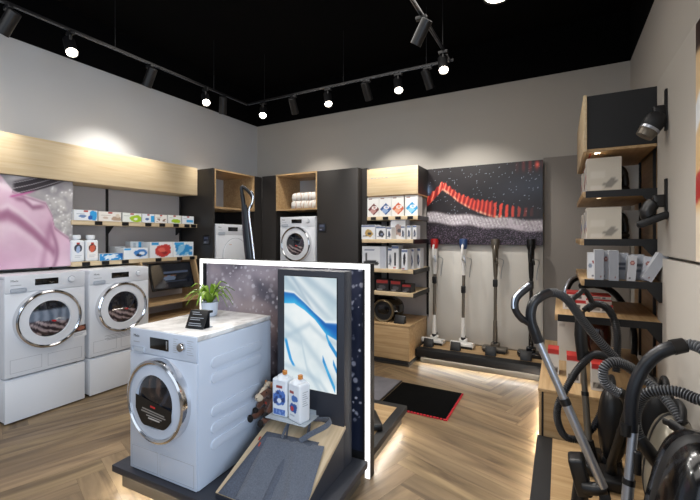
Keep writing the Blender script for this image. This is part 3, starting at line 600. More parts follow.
bc = root('base_cabinet', 'oak base cabinet under the accessory shelves with a robot vacuum on top', 'cabinet', (-1.91, 4.655, .06))
bx('cabinet_box', M['oakdX'], bc, -.37, .355, -.325, .34, 0, .395, .002); bx('top_board', M['oakdX'], bc, -.37, .36, -.345, .34, .397, .42, .002); bx('drawer_front', M['oakdX'], bc, -.365, .357, -.345, -.327, .005, .393, .002)
bp = root('platform', 'low dark plinth under the oak base cabinet', 'platform', (-1.95, 4.75, 0)); bx('deck', M['blkS'], bp, -.345, .39, -.46, .28, .03, .058); bx('plinth', M['alu'], bp, -.345, .385, -.42, .28, 0, .03)
# round vacuum motor display
rv = root('vacuum_motor_display', 'round black vacuum with a pale ring standing on the oak base cabinet', 'vacuum cleaner', (-1.93, 4.5, .48))
MB().ball((0, .08, .145), (.2, .17, .145), 28, e=.85).build('body', M['gloss'], rv)
T = Matrix.Translation((0, -.06, .135)) @ FR
MB().lathe([(.118, 0), (.118, .045), (.13, .05), (.138, .04), (.138, 0)], 48, T, True).build('ring', mat('brass_ring', '#85775f', .3, metal=.8), rv); MB().lathe([(0, .02), (.118, .02), (.118, 0)], 48, T).build('filter', M['blkS'], rv)
MB().tube(smooth_path([(-.12, .05, .24), (-.08, .02, .3), (.06, .02, .31), (.13, .05, .25)]), .018, 12).build('handle', M['blk'], rv)
def sign(label, loc, rz, w, h, group, tilt=-20, lines=True):
    r = root('price_sign', label, 'sign', loc, rz, group)
    o = MB().box(-w / 2, w / 2, -.004, .004, 0, h, .002).build('plate', M['blk'], r, rot=(R(tilt), 0, 0)); 
    dy = math.tan(R(-tilt)) * h
    MB().poly([(-w / 2, .004, 0.003), (-w / 2, dy + .004, h * .96), (-w / 2, dy + h * .35, 0.0)], (w, 0, 0)).build('back_rest', M['blkS'], r, flat=True)
    if lines:
        b = MB()
        for i, (x0, x1, q) in enumerate(((-.35, .1, .85), (-.3, .25, .68), (-.3, .2, .6), (-.38, .38, .4), (-.38, .3, .3), (-.38, .36, .14))): b.box(x0 * w, x1 * w, -.0052, -.0042, q * h, (q + .03) * h)
        b.build('lettering', M['seam'], r, rot=(R(tilt), 0, 0), flat=True)
    return r
sign('small black price sign beside the round black vacuum on the oak cabinet', (-1.71, 4.38, .48), 0, .13, .1, None, -25, False)

# ================================================================== VACUUM WALL
vp = root('wall_panel', 'pale grey display panel behind the four stick vacuums', 'panel', (-.863, 5.02, 0)); bx('panel', M['panelL'], vp, -.69, .689, -.015, .03, .18, 1.43, .003)
for x in (-.345, 0, .345): bx('panel_joint', M['wall'], vp, x - .0015, x + .0015, -.0155, -.0145, .18, 1.43)
ap = root('wall_panel', 'taupe wall panel to the right of the red brush poster', 'panel', (.24, 5.035, 0)); bx('panel', mat('taupe_panel', '#8f8983', .8), ap, -.41, .41, -.005, .014, 0, 2.45)
def redbrush(u, v):
    n = fbm(u * 5, v * 5, 2); c = mixc(C('#0f0a0d'), C('#2c2325'), n * .9)
    c = mixc(c, C('#3f5068'), sst(.3, .0, abs(v - .62 - .1 * u)) * sst(.4, 1, u) * .45); c = mixc(c, C('#6d86a8'), np.exp(-((u) ** 2 * 500 + (v - .72) ** 2 * 160)) * .9)
    st = hsh(np.floor(u * 200), np.floor(v * 130), 5); c = mixc(c, C('#b9c3d6'), (st > .992).astype(float) * .8)
    c = mixc(c, mixc(C('#1d141a'), C('#6a586a'), (hsh(np.floor(u * 220), np.floor(v * 150), 8) > .8).astype(float)), sst(.3, .2, v))
    band = .36 - .14 * u + .01 * np.sin(u * 20); d = abs(v - band); wgt = sst(.095, .045, d) * (1 - .15 * u)
    gl = mixc(C('#cfc4cf'), C('#ffffff'), (np.sin(u * 210 + v * 60) * .5 + .5) * ((.45 + .55 * hsh(np.floor(u * 160), np.floor(v * 110), 3))))
    c = mixc(c, gl, wgt * (.72 + .28 * hsh(np.floor(u * 110), np.floor(v * 70), 4)))
    # blades: rising to u=.15 then falling to the right
    top = np.interp(u, [0, .15, .3, .45, .6, .75, 1], [.62, .83, .66, .57, .54, .47, .44]) + .012 * np.sin(u * 150); bot = np.interp(u, [0, .15, .22, .3, .38, .45, .55, .62, .7, 1], [.5, .71, .64, .54, .47, .42, .36, .33, .335, .34])
    ins = sst(-.005, .01, v - bot) * sst(-.005, .01, top - v) * sst(1.0, .7, u)
    ph = np.sin(2 * math.pi * (u * 19 - v * np.interp(u, [0, .15, .16, .4, .6, 1], [3., 3., 7., 5., 1.5, .6]) + .25 * fbm(u * 20, v * 20, 4))); red = mixc(C('#8a1715'), C('#e04a36'), sst(-.6, .7, ph)); red = mixc(red, C('#e8a58c'), sst(.85, 1, ph) * sst(.5, .1, u) + 0 * u)
    c = mixc(c, red, ins * np.where(u > .6, sst(-.2, .3, ph), 1)); edge = np.exp(-((v - bot - .015) * 60) ** 2) * (u > .14) * (u < .7); c = mixc(c, C('#e9c7a6'), edge * (hsh(np.floor(u * 90), 0 * u, 6)))
    c = mixc(c, C('#7c2422'), sst(.13, .03, abs(v - .96)) * sst(.72, .9, u) * (np.sin(u * 120) * .5 + .5) * .8); c = mixc(c, C('#ff6a55'), np.exp(-((u - .96) ** 2 * 3000 + (v - .95) ** 2 * 900)))
    c = mixc(c, C('#c9bdc8'), ((vnoise(u * 24, v * 14, 9) > .72) & (abs(v - band) < .06) & (u > .6)).astype(float) * .6)
    return c
poster('poster', 'dark poster of a red bristle brush above the stick vacuums', (-.856, 4.955, 1.432), 0, 1.366, .985, redbrush, 190, 135)
def deck(name, label, loc, rz, x0, x1, y0, y1, zt, fr, inlay='oakdX', th=.05, glow=(), frame='blkS', rec=.05):
    r = root(name, label, 'platform', loc, rz)
    bx('deck', M[frame], r, x0, x1, y0, y1, zt - th, zt, .003)
    if fr: bx('wood_inlay', M[inlay], r, x0 + fr[0], x1 - fr[1], y0 + fr[2], y1 - fr[3], zt, zt + .003)
    bx('plinth', M['alu'], r, x0 + rec, x1 - rec, y0 + rec, y1 - rec, 0, zt - th)
    for g in glow: bx('light_strip', M['strip'], r, *g, zt - th - .005, zt - th - .001)
    return r
deck('display_platform', 'low dark-framed display platform under the four stick vacuums', (0, 0, 0), 0, -1.545, -.145, 4.5, 5.0, .17, (.02, .02, .13, .0), glow=((-1.5, -.2, 4.53, 4.54),), th=.09)
def stick_vac(label, x, col, dark, nozz, mat_tube):
    r = root('stick_vacuum', label, 'vacuum cleaner', (x, 4.86, .173), 0, 'stick vacuums lined up under the poster')
    c = M[col]; k = M[dark]
    shell = M['whiteM'] if col in ('red', 'blue') else c
    MB().tube([(0, .03, .88), (0, .03, .96), (0, .025, 1.06), (0, .02, 1.16), (0, .02, 1.24)], [.022, .027, .03, .036, .034], 18).build('motor_body', shell, r)
    MB().lathe([(0, 0), (.036, 0), (.046, .03), (.05, .1), (.045, .125), (0, .13)], 24, Matrix.Translation((0, .015, 1.205))).build('dust_container', c, r)
    MB().tube(smooth_path([(0, .0, 1.07), (0, -.045, 1.09), (0, -.06, 1.15), (0, -.05, 1.21), (0, -.01, 1.27)]), .014, 10).build('handle', shell, r)
    MB().tube(smooth_path([(.012, -.03, 1.12), (.03, -.06, 1.08), (.035, -.05, 1.04)], 4), [.014, .01], 10).build('trigger_grip', k if col in ('brown', 'blk') else M['lgrey'], r)
    MB().cyl((0, .01, .6), (0, .03, .88), .019).build('upper_tube', M[mat_tube], r)
    MB().cyl((0, .0, .36), (0, .01, .6), .0185).build('lower_tube', M[mat_tube], r)
    MB().tube([(0, .0, .12), (0, 0, .25), (0, 0, .36)], [.028, .025, .022], 14).build('neck', M[nozz], r); MB().ball((0, -.005, .1), .03, 14).build('joint', M['blk'], r)
    z0 = .66 if col == 'blue' else .76
    MB().box(-.026, .026, -.012, .036, z0, z0 + .09, .01, 3).build('clip', M['blk'], r)
    nz = MB(); nz.box(-.14, .14, -.1, .03, .01, .06, .014, 3); nz.box(-.05, .05, -.03, .05, .04, .1, .014, 3)
    if col in ('red', 'blue'): nz.box(-.14, -.11, -.1, -.05, .04, .08, .01, 2); nz.box(.11, .14, -.1, -.05, .04, .08, .01, 2)
    nz.build('floor_nozzle', M[nozz], r)
    MB().box(-.125, .125, -.104, -.08, .0, .03, .004).build('brush_roller', M['blk'], r); MB().cyl((0, .04, .1), (0, .12, .1), .012).build('wall_holder', M['blk'], r)
    MB().tube(smooth_path([(.03, .06, 1.1), (.08, .11, 1.07), (.06, .125, .97), (.05, .125, .85)], 6), .004, 6).build('cable', M['seam'], r)
for x, col, dark, nz, tb_, lab in ((-1.415, 'red', 'whiteM', 'whiteM', 'brown', 'white and red stick vacuum, first in the row under the poster'), (-1.051, 'blue', 'whiteM', 'whiteM', 'brown', 'white and blue stick vacuum, second in the row under the poster'),
                            (-.678, 'brown', 'brown', 'brown', 'brown', 'bronze grey stick vacuum, third in the row under the poster'), (-.291, 'blk', 'blk', 'gloss', 'blk', 'all black stick vacuum, last in the row under the poster')):
    stick_vac(lab, x, col, dark, nz, tb_)
for x, nm in ((-1.43, 'red'), (-1.10, 'blue'), (-.70, 'bronze grey'), (-.33, 'all black')):
    sign('black price sign in front of the %s stick vacuum' % nm, (x, 4.63, .173), 0, .115, .1, 'price signs on the vacuum platform', -24, False)

# ================================================================== FLOOR MATS
mt = root('floor_mat', 'black floor mat with red stitched edge beside the island', 'mat', (-1.14, 3.51, 0)); bx('carpet', M['matb'], mt, -.31, .31, -.31, .31, 0.0005, .011, .003)
b = MB()
for k in range(22):
    for (a0, a1, b0, b1) in ((.303, .318, -.315 + k * .0286, -.315 + k * .0286 + .018), (-.315 + k * .0286, -.315 + k * .0286 + .018, -.318, -.303)): b.box(a0, a1, b0, b1, .002, .0125)
b.build('stitched_edge', M['matr'], mt, flat=True)
mg = root('floor_mat', 'grey floor mat next to the black mat behind the island', 'mat', (-1.80, 3.52, 0)); bx('carpet', M['matg'], mg, -.33, .32, -.33, .33, .0005, .01, .003)
bx('edge_binding', M['blkS'], mg, .322, .335, -.33, .33, .0005, .011)

# ================================================================== ISLAND
DI = R(2.5); OI = Vector((-1.06, 2.2, 0)); ci, si = math.cos(DI), math.sin(DI)
def iw(x, y, z=0): return Vector((OI.x + x * ci - y * si, OI.y + x * si + y * ci, z))
def iroot(name, label, cat, x, y, z, rz=0, group=None): return root(name, label, cat, iw(x, y, z), DI + rz, group)
ip = iroot('display_platform', 'low dark platform of the central island under the washing machine', 'platform', 0, 0, 0)
bx('deck', M['darkB'], ip, -1.375, .012, -.765, -.045, .1, .14, .003); bx('plinth', M['alu'], ip, -1.335, -.03, -.725, -.06, 0, .1)
bx('light_strip', M['strip'], ip, -1.36, -.03, -.74, -.73, .095, .099); bx('light_strip', M['strip'], ip, -1.35, -1.34, -.725, -.08, .095, .099)
ip2 = iroot('display_platform', 'low wood-topped platform behind the island display wall', 'platform', 0, 0, 0)
bx('deck', M['blkS'], ip2, -1.4, -.01, .07, .82, .09, .14, .003); bx('wood_inlay', M['oakdX'], ip2, -1.35, -.075, .085, .745, .14, .143); bx('plinth', M['alu'], ip2, -1.36, -.045, .08, .78, 0, .09)
bx('light_strip', M['strip'], ip2, -.042, -.032, .1, .78, .085, .089)
fw = iroot('display_wall', 'freestanding island display wall with glowing white frame and droplet posters', 'display wall', 0, 0, 0)
XA, XB, ZF = -1.464, .008, 1.357
b = MB()
for a in ((XB - .01, XB, .002, .068, .0, ZF), (XA, XA + .01, .002, .068, .0, ZF), (XA + .01, XB - .01, .002, .068, ZF - .01, ZF)): b.box(*a)
b.build('frame', M['blkS'], fw, flat=True)
b = MB()
for a in ((XB - .034, XB - .001, -.003, .002, .003, ZF - .001), (XA + .001, XA + .03, -.003, .002, .14, ZF - .001), (XA + .03, XB - .034, -.003, .002, ZF - .034, ZF - .001)): b.box(*a)
b.build('lit_edge', M['frameglow'], fw, flat=True)
bx('inner_frame', M['blkS'], fw, XB - .05, XB - .034, .0, .06, .14, ZF - .034); bx('inner_frame', M['blkS'], fw, XA + .03, XA + .04, .0, .06, .14, ZF - .034)
bx('back_board', M['blkS'], fw, XA + .04, XB - .05, .03, .066, .05, ZF - .034)
def droplets(u, v):
    n = fbm(u * 5, v * 4, 2); n2 = fbm(u * 12 + 4, v * 10, 7)
    c = mixc(C('#3a3540'), C('#a59aa4'), sst(.3, .72, n * .75 + v * .3)); c = mixc(c, C('#b79d98'), sst(.45, .7, fbm(u * 3 + 5, v * 3, 21)) * .5); c = mixc(c, C('#d0c0be'), np.exp(-((u - .33) ** 2 * 60 + (v - .62) ** 2 * 30)) * .7)
    c = mixc(c, C('#55525f'), np.exp(-((v - .85 + .9 * (u - .4)) / .05) ** 2) * sst(.3, .4, u) * .8)
    c = mixc(c, C('#171922'), sst(.5, .2, v + .5 * (n - .5) - .25 * sst(.45, .6, u)) * .9); c = mixc(c, C('#1b1e2b'), sst(.55, .75, n2) * sst(.5, .62, u) * .8); c = mixc(c, C('#242b40'), sst(.82, .93, u) * .8)
    st = random.Random(4)
    for k in range(520):
        x, y, r = st.random(), .15 + .85 * st.random() ** .7, st.choice((.004, .006, .008, .011, .016)); al = st.uniform(.25, .95)
        sel = (abs(u - x) < .03) & (abs(v - y) < .03)
        d = np.sqrt(((u[sel] - x) * 1.15) ** 2 + (v[sel] - y) ** 2); c[sel] = mixc(c[sel], C('#e9e6ee'), sst(r, r * .7, d) * al * (.7 if r > .01 else 1))
    return c
grid_mesh('print', XB - XA - .092, ZF - .18, 230, 190, droplets, M['print_'], fw, ((XA + XB) / 2 - .005, .0285, .145))
st_ = iroot('screen_column', 'slim dark column with a lit screen of blue and white cloth', 'screen', -.328, -.145, .14)
MB().box(-.238, .249, -.045, .06, 0, 1.18, .004, 2).build('column', M['darkB'], st_)
def cloth(u, v):
    n = fbm(u * 2.2, v * 3.4, 3); q = fbm(u * 6, v * 10, 5)
    c = mixc(C('#b3c9d4'), C('#dfeaed'), np.clip(n * 1.5 - .15, 0, 1))
    for (a0, k, st, w_) in ((.98, -.55, .05, .05), (.9, -.75, .3, .03), (1.05, -.35, .3, .06), (.83, -.5, .5, .04)):       # folds of the upper cloth
        dd = v - (a0 + k * (u - st)); c = mixc(c, C('#8fa9bd'), np.exp(-(dd / w_) ** 2) * sst(.6, .75, v) * .6); c = mixc(c, C('#f2f7f8'), np.exp(-((dd - w_) / w_) ** 2) * sst(.6, .75, v) * .6)
    b1 = np.interp(u, [0, .2, .4, .6, .8, 1], [.80, .80, .735, .655, .56, .54]); th = np.interp(u, [0, .15, .4, .6, .8, 1], [.055, .05, .035, .03, .05, .075])
    low = sst(.02, -.02, v - b1 + .02)
    c = mixc(c, mixc(C('#c9dbe2'), C('#f3f8f8'), np.clip(.3 + n + .4 * (q - .5), 0, 1)), low)
    for pts, w_ in (([(0, .62), (.3, .5), (.5, .38), (1, .1)], .05), ([(0, .5), (.35, .42), (.45, .2), (1, -.2)], .04), ([(0, .2), (.4, .16), (.7, .1), (1, -.1)], .03), ([(0, .45), (.5, .6), (.75, .5), (1, .45)], .03)):
        xs, ys = zip(*pts); dd = v - np.interp(u, xs, ys); c = mixc(c, C('#a9c0cf'), np.exp(-((dd + .02) / w_) ** 2) * low * .55)
    d = (v - b1) / th; band = sst(1.05, .9, abs(d)); c = mixc(c, mixc(C('#1c62b4'), C('#3bb2e6'), np.clip(.55 - .6 * d + .5 * (q - .5) - .5 * sst(.6, 1, u), 0, 1)), band)
    c = mixc(c, C('#f6fbfc'), np.exp(-((d - 1.1) / .25) ** 2) * .7)
    for pts, w_ in (([(.8, .52), (.86, .44), (1, .34)], .03), ([(.74, .3), (.84, .18), (.97, .04)], .035), ([(.93, .28), (1, .2)], .03)):
        xs, ys = zip(*pts); dd = abs(v - np.interp(u, xs, ys)); c = mixc(c, mixc(C('#1f7cc8'), C('#4fbce8'), q), sst(w_, w_ * .7, dd) * (u > xs[0]) * (u < xs[-1] + .01))
    dd = abs(u - np.interp(v, [.18, .24, .34, .44], [.2, .13, .07, .02])); c = mixc(c, C('#2f9adb'), sst(.035, .02, dd) * sst(.17, .2, v) * sst(.44, .4, v))
    return c
MB().box(-.184, .205, -.049, -.046, .439, 1.144).build('screen_bezel', M['blk'], st_)
grid_mesh('screen', .381, .697, 100, 180, cloth, M['screen'], st_, (.0105, -.0505, .443))
wm = washer('white washing machine with marble top standing on the central island platform', iw(-.978, -.406, .14), DI, door_glass_paint(9, 'lines'), w=.556, h=.846, d=.648, body='white2', zc=.462, rd=.236, rg=.15, ribs=True)
k = bx('display_glint', M['chrome'], wm, .044, .054, -.3295, -.328, .752, .798)  # chrome strip set on the display as its glint
# triangular door sticker
def stk(u, v): return mixc(paint('#17130f', ('rect', .42, .56, .76, .84, '#c32a2c'), ('rect', .2, .8, .6, .63, '#8d8882'), ('rect', .16, .84, .5, .53, '#8d8882'), ('rect', .3, .75, .38, .41, '#c9c4be'), ('rect', .35, .7, .3, .33, '#c9c4be'))(u, v), C('#5a4a44'), sst(.55, .9, fbm(u * 7, v * 5, 3)) * (v < .25) * .8)
grid_mesh('door_sticker', .296, .14, 60, 40, stk, M['card'], wm, (.0, -.378, .322), (0, 0, 0), shape=lambda p, a, b_: (p[0] * (.5 + .5 * min(1, b_ * 1.9) ** .6), p[1], p[2] + .05 * (.5 - a) * b_))
# plant
pl = iroot('potted_plant', 'small green leafy plant in a white pot on the marble top', 'plant', -1.075, -.275, .987, .2); pl.scale = (.88, .88, .92)
MB().lathe([(0, 0), (.05, 0), (.057, .01), (.066, .105), (.06, .105), (.056, .09), (0, .088)], 32).build('pot', M['white2'], pl); MB().lathe([(0, .092), (.056, .092)], 24).build('soil', M['soil'], pl)
rn = random.Random(5)
for k in range(26):
    a = k * 2.4 + rn.uniform(-.3, .3); Lg = rn.uniform(.11, .2) * (1 if k > 7 else .7); up0 = rn.uniform(.1, .17) if k > 7 else .17; dr = rn.uniform(.02, .15)
    dx, dy = math.cos(a), math.sin(a); sx, sy = -dy, dx; mb = MB(); prev = None
    for i in range(9):
        t = i / 8; r_ = .012 + Lg * t; z = .09 + up0 * math.sin(min(1, t * 1.25) * math.pi * .55) - dr * t ** 2.4; wv = .016 * math.sin(math.pi * min(1, .12 + t * .88)) + .001
        row = [mb.bm.verts.new((dx * r_ + sx * q * wv, dy * r_ + sy * q * wv, z + abs(q) * .006)) for q in (-1, 0, 1)]
        if prev:
            for j in range(2): mb._f([prev[j], prev[j + 1], row[j + 1], row[j]])
        prev = row
    mb.build('leaf', M['leaf'] if k % 3 else M['leafd'], pl)
sg = iroot('price_sign', 'black angled price sign on the marble top in front of the plant', 'sign', -.862, -.6, .988, .12)
o = MB().box(-.065, .065, -.004, .004, 0, .112, .002).build('plate', M['blk'], sg, rot=(R(-26), 0, 0)); MB().box(-.062, .066, .048, .085, .085, .098, .002).build('top_fold', M['blk'], sg); MB().box(-.064, .066, .05, .056, 0.004, .09).build('back_rest', M['blkS'], sg); MB().box(-.06, .075, .0, .075, 0, .004).build('foot_plate', M['chrome'], sg)
b = MB()
for (x0, x1, q) in ((-.35, .05, .85), (-.3, .2, .74), (-.36, .36, .55), (-.36, .2, .45), (-.36, .3, .25), (-.36, .36, .14)): b.box(x0 * .13, x1 * .13, -.0052, -.0042, q * .112, q * .112 + .004)
b.build('lettering', M['seam'], sg, rot=(R(-26), 0, 0), flat=True)
# slanted oak board
TB = math.atan(.4314)
bd = iroot('slanted_board', 'slanted light oak board with dark wedge sides holding the grey tote bags', 'display board', -.33, -.71, .17)
MB().box(-.255, .255, 0, .578, -.022, 0, .002).build('board', M['oakSh'], bd, rot=(TB, 0, 0))
for sx in (-1, 1):
    x = sx * .242 - .008
    MB().poly([(x, .01, -.028), (x, .518, .196), (x, .518, -.028)], (.016, 0, 0)).build('side_wedge', M['darkB'], bd, flat=True)
bx('front_lip', M['darkB'], bd, -.25, .25, -.004, .006, -.028, -.006)
# tote bags (lying on the board): local frame of the board
def board_pt(x, s, up): return (x - .255, s * math.cos(TB) - up * math.sin(TB), s * math.sin(TB) + up * math.cos(TB))
def tote(label, quad, up, m, seed, straps, tagx):
    r = iroot('tote_bag', label, 'bag', -.33, -.71, .17, 0, 'grey felt tote bags')
    nx, ny = 26, 26; mb = MB(); rows = []; (bl_, br_, tr_, tl_) = [Vector(q) for q in quad]
    for j in range(ny + 1):
        row = []
        for i in range(nx + 1):
            a, c = i / nx, j / ny; p = (bl_ * (1 - a) + br_ * a) * (1 - c) + (tl_ * (1 - a) + tr_ * a) * c
            w_ = .009 * math.sin(a * 7 + c * 4 + seed) * math.sin(c * 5 + seed) + .016 * math.exp(-((a - .55 - .25 * (1 - c)) * 15) ** 2)
            rim = min(1, min(i, nx - i, j, ny - j) / 2)
            over = max(0, p.x - .51); x_ = min(p.x, .515 + .3 * over); u_ = up + (.012 + w_) * rim - over * .9
            row.append(mb.bm.verts.new(board_pt(x_, p.y, u_)))
        rows.append(row)
    for j in range(ny):
        for i in range(nx): mb._f([rows[j][i], rows[j][i + 1], rows[j + 1][i + 1], rows[j + 1][i]])
    mb.build('bag_body', M[m], r)
    for q in straps: MB().tube(smooth_path([board_pt(*p) for p in q], 8), .017, 10, squash=(.16, 1)).build('strap', M[m], r)
    if tagx: MB().box(-.003, .006, -.012, .012, 0, .003).build('red_label', M['redtag'], r, loc=board_pt(tagx[0], tagx[1], up + .012), rot=(TB, 0, .2))
tote('grey felt tote bag lying underneath on the slanted oak board', ((.02, .0), (.40, -.0), (.41, .43), (.046, .411)), .002, 'feltd', 1, [[(.2, .4, .008), (.19, .47, .05), (.22, .53, .03), (.3, .53, .05), (.33, .42, .012)]], (.042, .345))
tote('grey felt tote bag lying on top with straps looped under the clear shelf', ((.145, .0), (.55, .0), (.46, .405), (.076, .372)), .016, 'felt', 2, [[(.19, .375, .03), (.185, .44, .045), (.2, .5, .05), (.26, .54, .02)], [(.31, .385, .032), (.36, .43, .05), (.43, .5, .06), (.43, .555, .05), (.36, .56, .03), (.27, .55, .02)]], (.079, .30))
# clear shelf and bottles
sh = iroot('acrylic_shelf', 'thin clear acrylic shelf on the screen column under two white bottles', 'shelf', -.405, -.265, .43)
MB().box(-.135, .152, -.085, .075, -.005, 0, .001).build('plate', M['glass'], sh); MB().box(-.14, .135, .066, .07, 0, .03).build('mount', M['glass'], sh)
def big_bottle(label, x, y, rz, motif):
    r = iroot('detergent_bottle', label, 'bottle', x, y, .431, rz, 'white detergent bottles on the clear shelf')
    mb = MB(); mb.box(-.056, .056, -.042, .042, 0, .23, .014, 4)
    mb.tube([(0, 0, .222), (0, 0, .238), (.006, 0, .25)], [.05, .04, .016], 20, squash=(.75, 1)); mb.build('bottle_body', M['bottle'], r)
    MB().lathe([(0, 0), (.015, 0), (.015, .022), (0, .022)], 20, Matrix.Translation((.012, 0, .249))).build('cap', M['tile'], r)
    grid_mesh('label_print', .09, .205, 26, 50, motif, M['card'], r, (0, -.0425, .012))
    b = MB()
    for k in range(7): b.box(.0562, .0566, -.02, .02 - .006 * (k % 3), .1 + k * .013, .104 + k * .013)
    b.build('side_lettering', M['seam'], r, flat=True)
wb1 = paint('#dfe4ea', ('rect', .25, .75, .8, .87, '#9a3a35'), ('blob', .5, .5, .62, .24, '#4a70b8', 3), ('speck', 9, 14, '#2c3e72', 3, .64, .05, .95, .32, .7), ('ell', .5, .42, .17, .08, '#dfe6ef'), ('rect', .03, .97, .0, .17, '#4a6cb0'), ('speck', 10, 16, '#7f9bd0', 5, .6, .03, .97, 0, .17))
wb2 = paint('#e1e6eb', ('rect', .1, .5, .76, .83, '#9a3a35'), ('blob', .6, .62, .35, .1, '#4a74b8', 3), ('blob', .5, .35, .4, .14, '#34599f', 5), ('ell', .35, .32, .16, .08, '#c23a3a'), ('rect', .15, .6, .12, .15, '#b0b8c2'))
big_bottle('white detergent bottle with large blue print on the clear shelf beside the plush horse', -.462, -.27, 0, wb1); big_bottle('white detergent bottle with small blue and red print on the clear shelf', -.33, -.293, -.3, wb2)
# plush horse
hs = iroot('plush_horse', 'brown plush horse with white blaze sitting beside the white bottles', 'toy', -.598, -.205, .386, R(-14)); hs.scale = (.8, .8, .8)
def skin(name, chains, m, parent, sub=2):
    me = bpy.data.meshes.new(name); vs = []; es = []; rs = []
    for ch in chains:
        prev = ch[0] if isinstance(ch[0], int) else None
        for q in (ch[1:] if prev is not None else ch):
            vs.append(q[:3]); rs.append(q[3]); 
            if prev is not None: es.append((prev, len(vs) - 1))
            prev = len(vs) - 1
    me.from_pydata(vs, es, []); o = bpy.data.objects.new(name, me); COL.objects.link(o)
    md = o.modifiers.new('skin', 'SKIN'); md.use_smooth_shade = True
    for i, v in enumerate(me.skin_vertices[0].data): v.radius = (rs[i], rs[i]); v.use_root = (i == 0)
    s2 = o.modifiers.new('sub', 'SUBSURF'); s2.levels = sub; s2.render_levels = sub
    dg = bpy.context.evaluated_depsgraph_get(); m2 = bpy.data.meshes.new_from_object(o.evaluated_get(dg)); bpy.data.objects.remove(o)
    m2.materials.clear(); m2.materials.append(m); m2.polygons.foreach_set('use_smooth', [True] * len(m2.polygons))
    o = bpy.data.objects.new(name, m2); COL.objects.link(o); o.parent = parent; return o
skin('body', [[(0, 0, .03, .058), (0, -.005, .085, .056), (0, -.01, .13, .042), (0, -.02, .17, .04), (0, -.055, .19, .045), (0, -.1, .175, .036), (0, -.13, .16, .03)],
              [1, (.05, -.03, .11, .025), (.065, -.07, .07, .024), (.065, -.1, .045, .024)], [1, (-.05, -.03, .11, .025), (-.065, -.07, .07, .024), (-.065, -.1, .045, .024)],
              [0, (.05, -.05, .02, .032), (.06, -.11, .0, .028), (.065, -.15, -.01, .026)], [0, (-.05, -.05, .02, .032), (-.06, -.11, .0, .028), (-.065, -.15, -.01, .026)]], M['plush'], hs)
MB().ball((0, -.128, .162), (.036, .034, .031), 18).ball((0, -.085, .21), (.016, .05, .02), 14, Matrix.Rotation(R(28), 4, 'X')).build('muzzle_blaze', M['plushc'], hs)
for sx in (-1, 1):
    MB().ball((sx * .065, -.165, -.012), (.029, .02, .029), 14).build('hoof', M['plushb'], hs); MB().ball((sx * .066, -.115, .035), (.024, .022, .024), 14).build('hoof', M['plushb'], hs)
    e = MB().ball((sx * .034, -.03, .238), (.012, .01, .028), 12, Matrix.Rotation(sx * R(18), 4, 'Y')).build('ear', M['plusho'], hs); MB().ball((sx * .037, -.085, .2), .006, 10).build('eye', M['gloss'], hs); MB().ball((sx * .012, -.16, .166), .004, 8).build('nostril', M['plushb'], hs)
mb = MB()
mb.tube(smooth_path([(0, -.075, .235), (.004, -.04, .245), (-.004, -.0, .225), (.004, .025, .19), (0, .035, .15)], 6), [.012, .02, .02, .018, .01], 10)
mb.build('mane', M['plushc'], hs)
MB().tube(smooth_path([(0, .05, .04), (0, .085, .03), (.01, .1, -.0)], 5), [.012, .018, .008], 10).build('tail', M['plushc'], hs); MB().box(-.012, .012, -.066, -.062, .09, .108, .002).build('chest_tag', M['redtag'], hs)
# nozzle lying on the back platform, tall hand vacuum behind the wall
nz = iroot('vacuum_nozzle', 'small black vacuum nozzle lying on the wood platform behind the island wall', 'nozzle', -.15, .42, .143, .6)
MB().box(-.05, .05, -.13, .13, 0, .045, .014, 3).build('head', M['blk'], nz); MB().tube(smooth_path([(0, .08, .04), (.0, .14, .05), (0, .2, .035)], 5), [.022, .02], 14).build('neck', M['blkS'], nz)
tv = iroot('display_vacuum', 'tall black and chrome hand vacuum rising behind the island wall before the dryer', 'vacuum cleaner', -1.2, .3, .143)
bx('pedestal', M['blkS'], tv, -.14, .14, -.14, .14, 0, .72, .004)
tvo = tv.matrix_world.inverted() if False else None
def tvp(l, dt=0): 
    return [Vector(((p - tv.location).x * ci + (p - tv.location).y * si, -(p - tv.location).x * si + (p - tv.location).y * ci, p.z - tv.location.z)) for p in (W(u, v, 3.02 + dt) for u, v in l)]
MB().tube(tvp([(250.5, 290), (249.5, 262), (246.5, 235), (245, 215), (244, 205)]), [.036, .036, .034, .03, .024], 16, squash=(1, .6)).build('body', M['navy'], tv)
MB().tube(smooth_path(tvp([(256, 290), (254.5, 262), (252, 238), (249, 212), (252, 203), (253, 196), (251, 191)], -.03), 6), .0085, 12).build('chrome_tube', M['chrome'], tv)
MB().tube(smooth_path(tvp([(244.5, 212), (243, 200), (241.5, 189), (243, 187), (248, 191), (252.5, 197), (252, 203), (249.5, 208), (246, 210)]), 8), [.018, .017, .014, .013, .013, .014, .012, .012, .014], 12).build('loop_handle', M['blk'], tv)

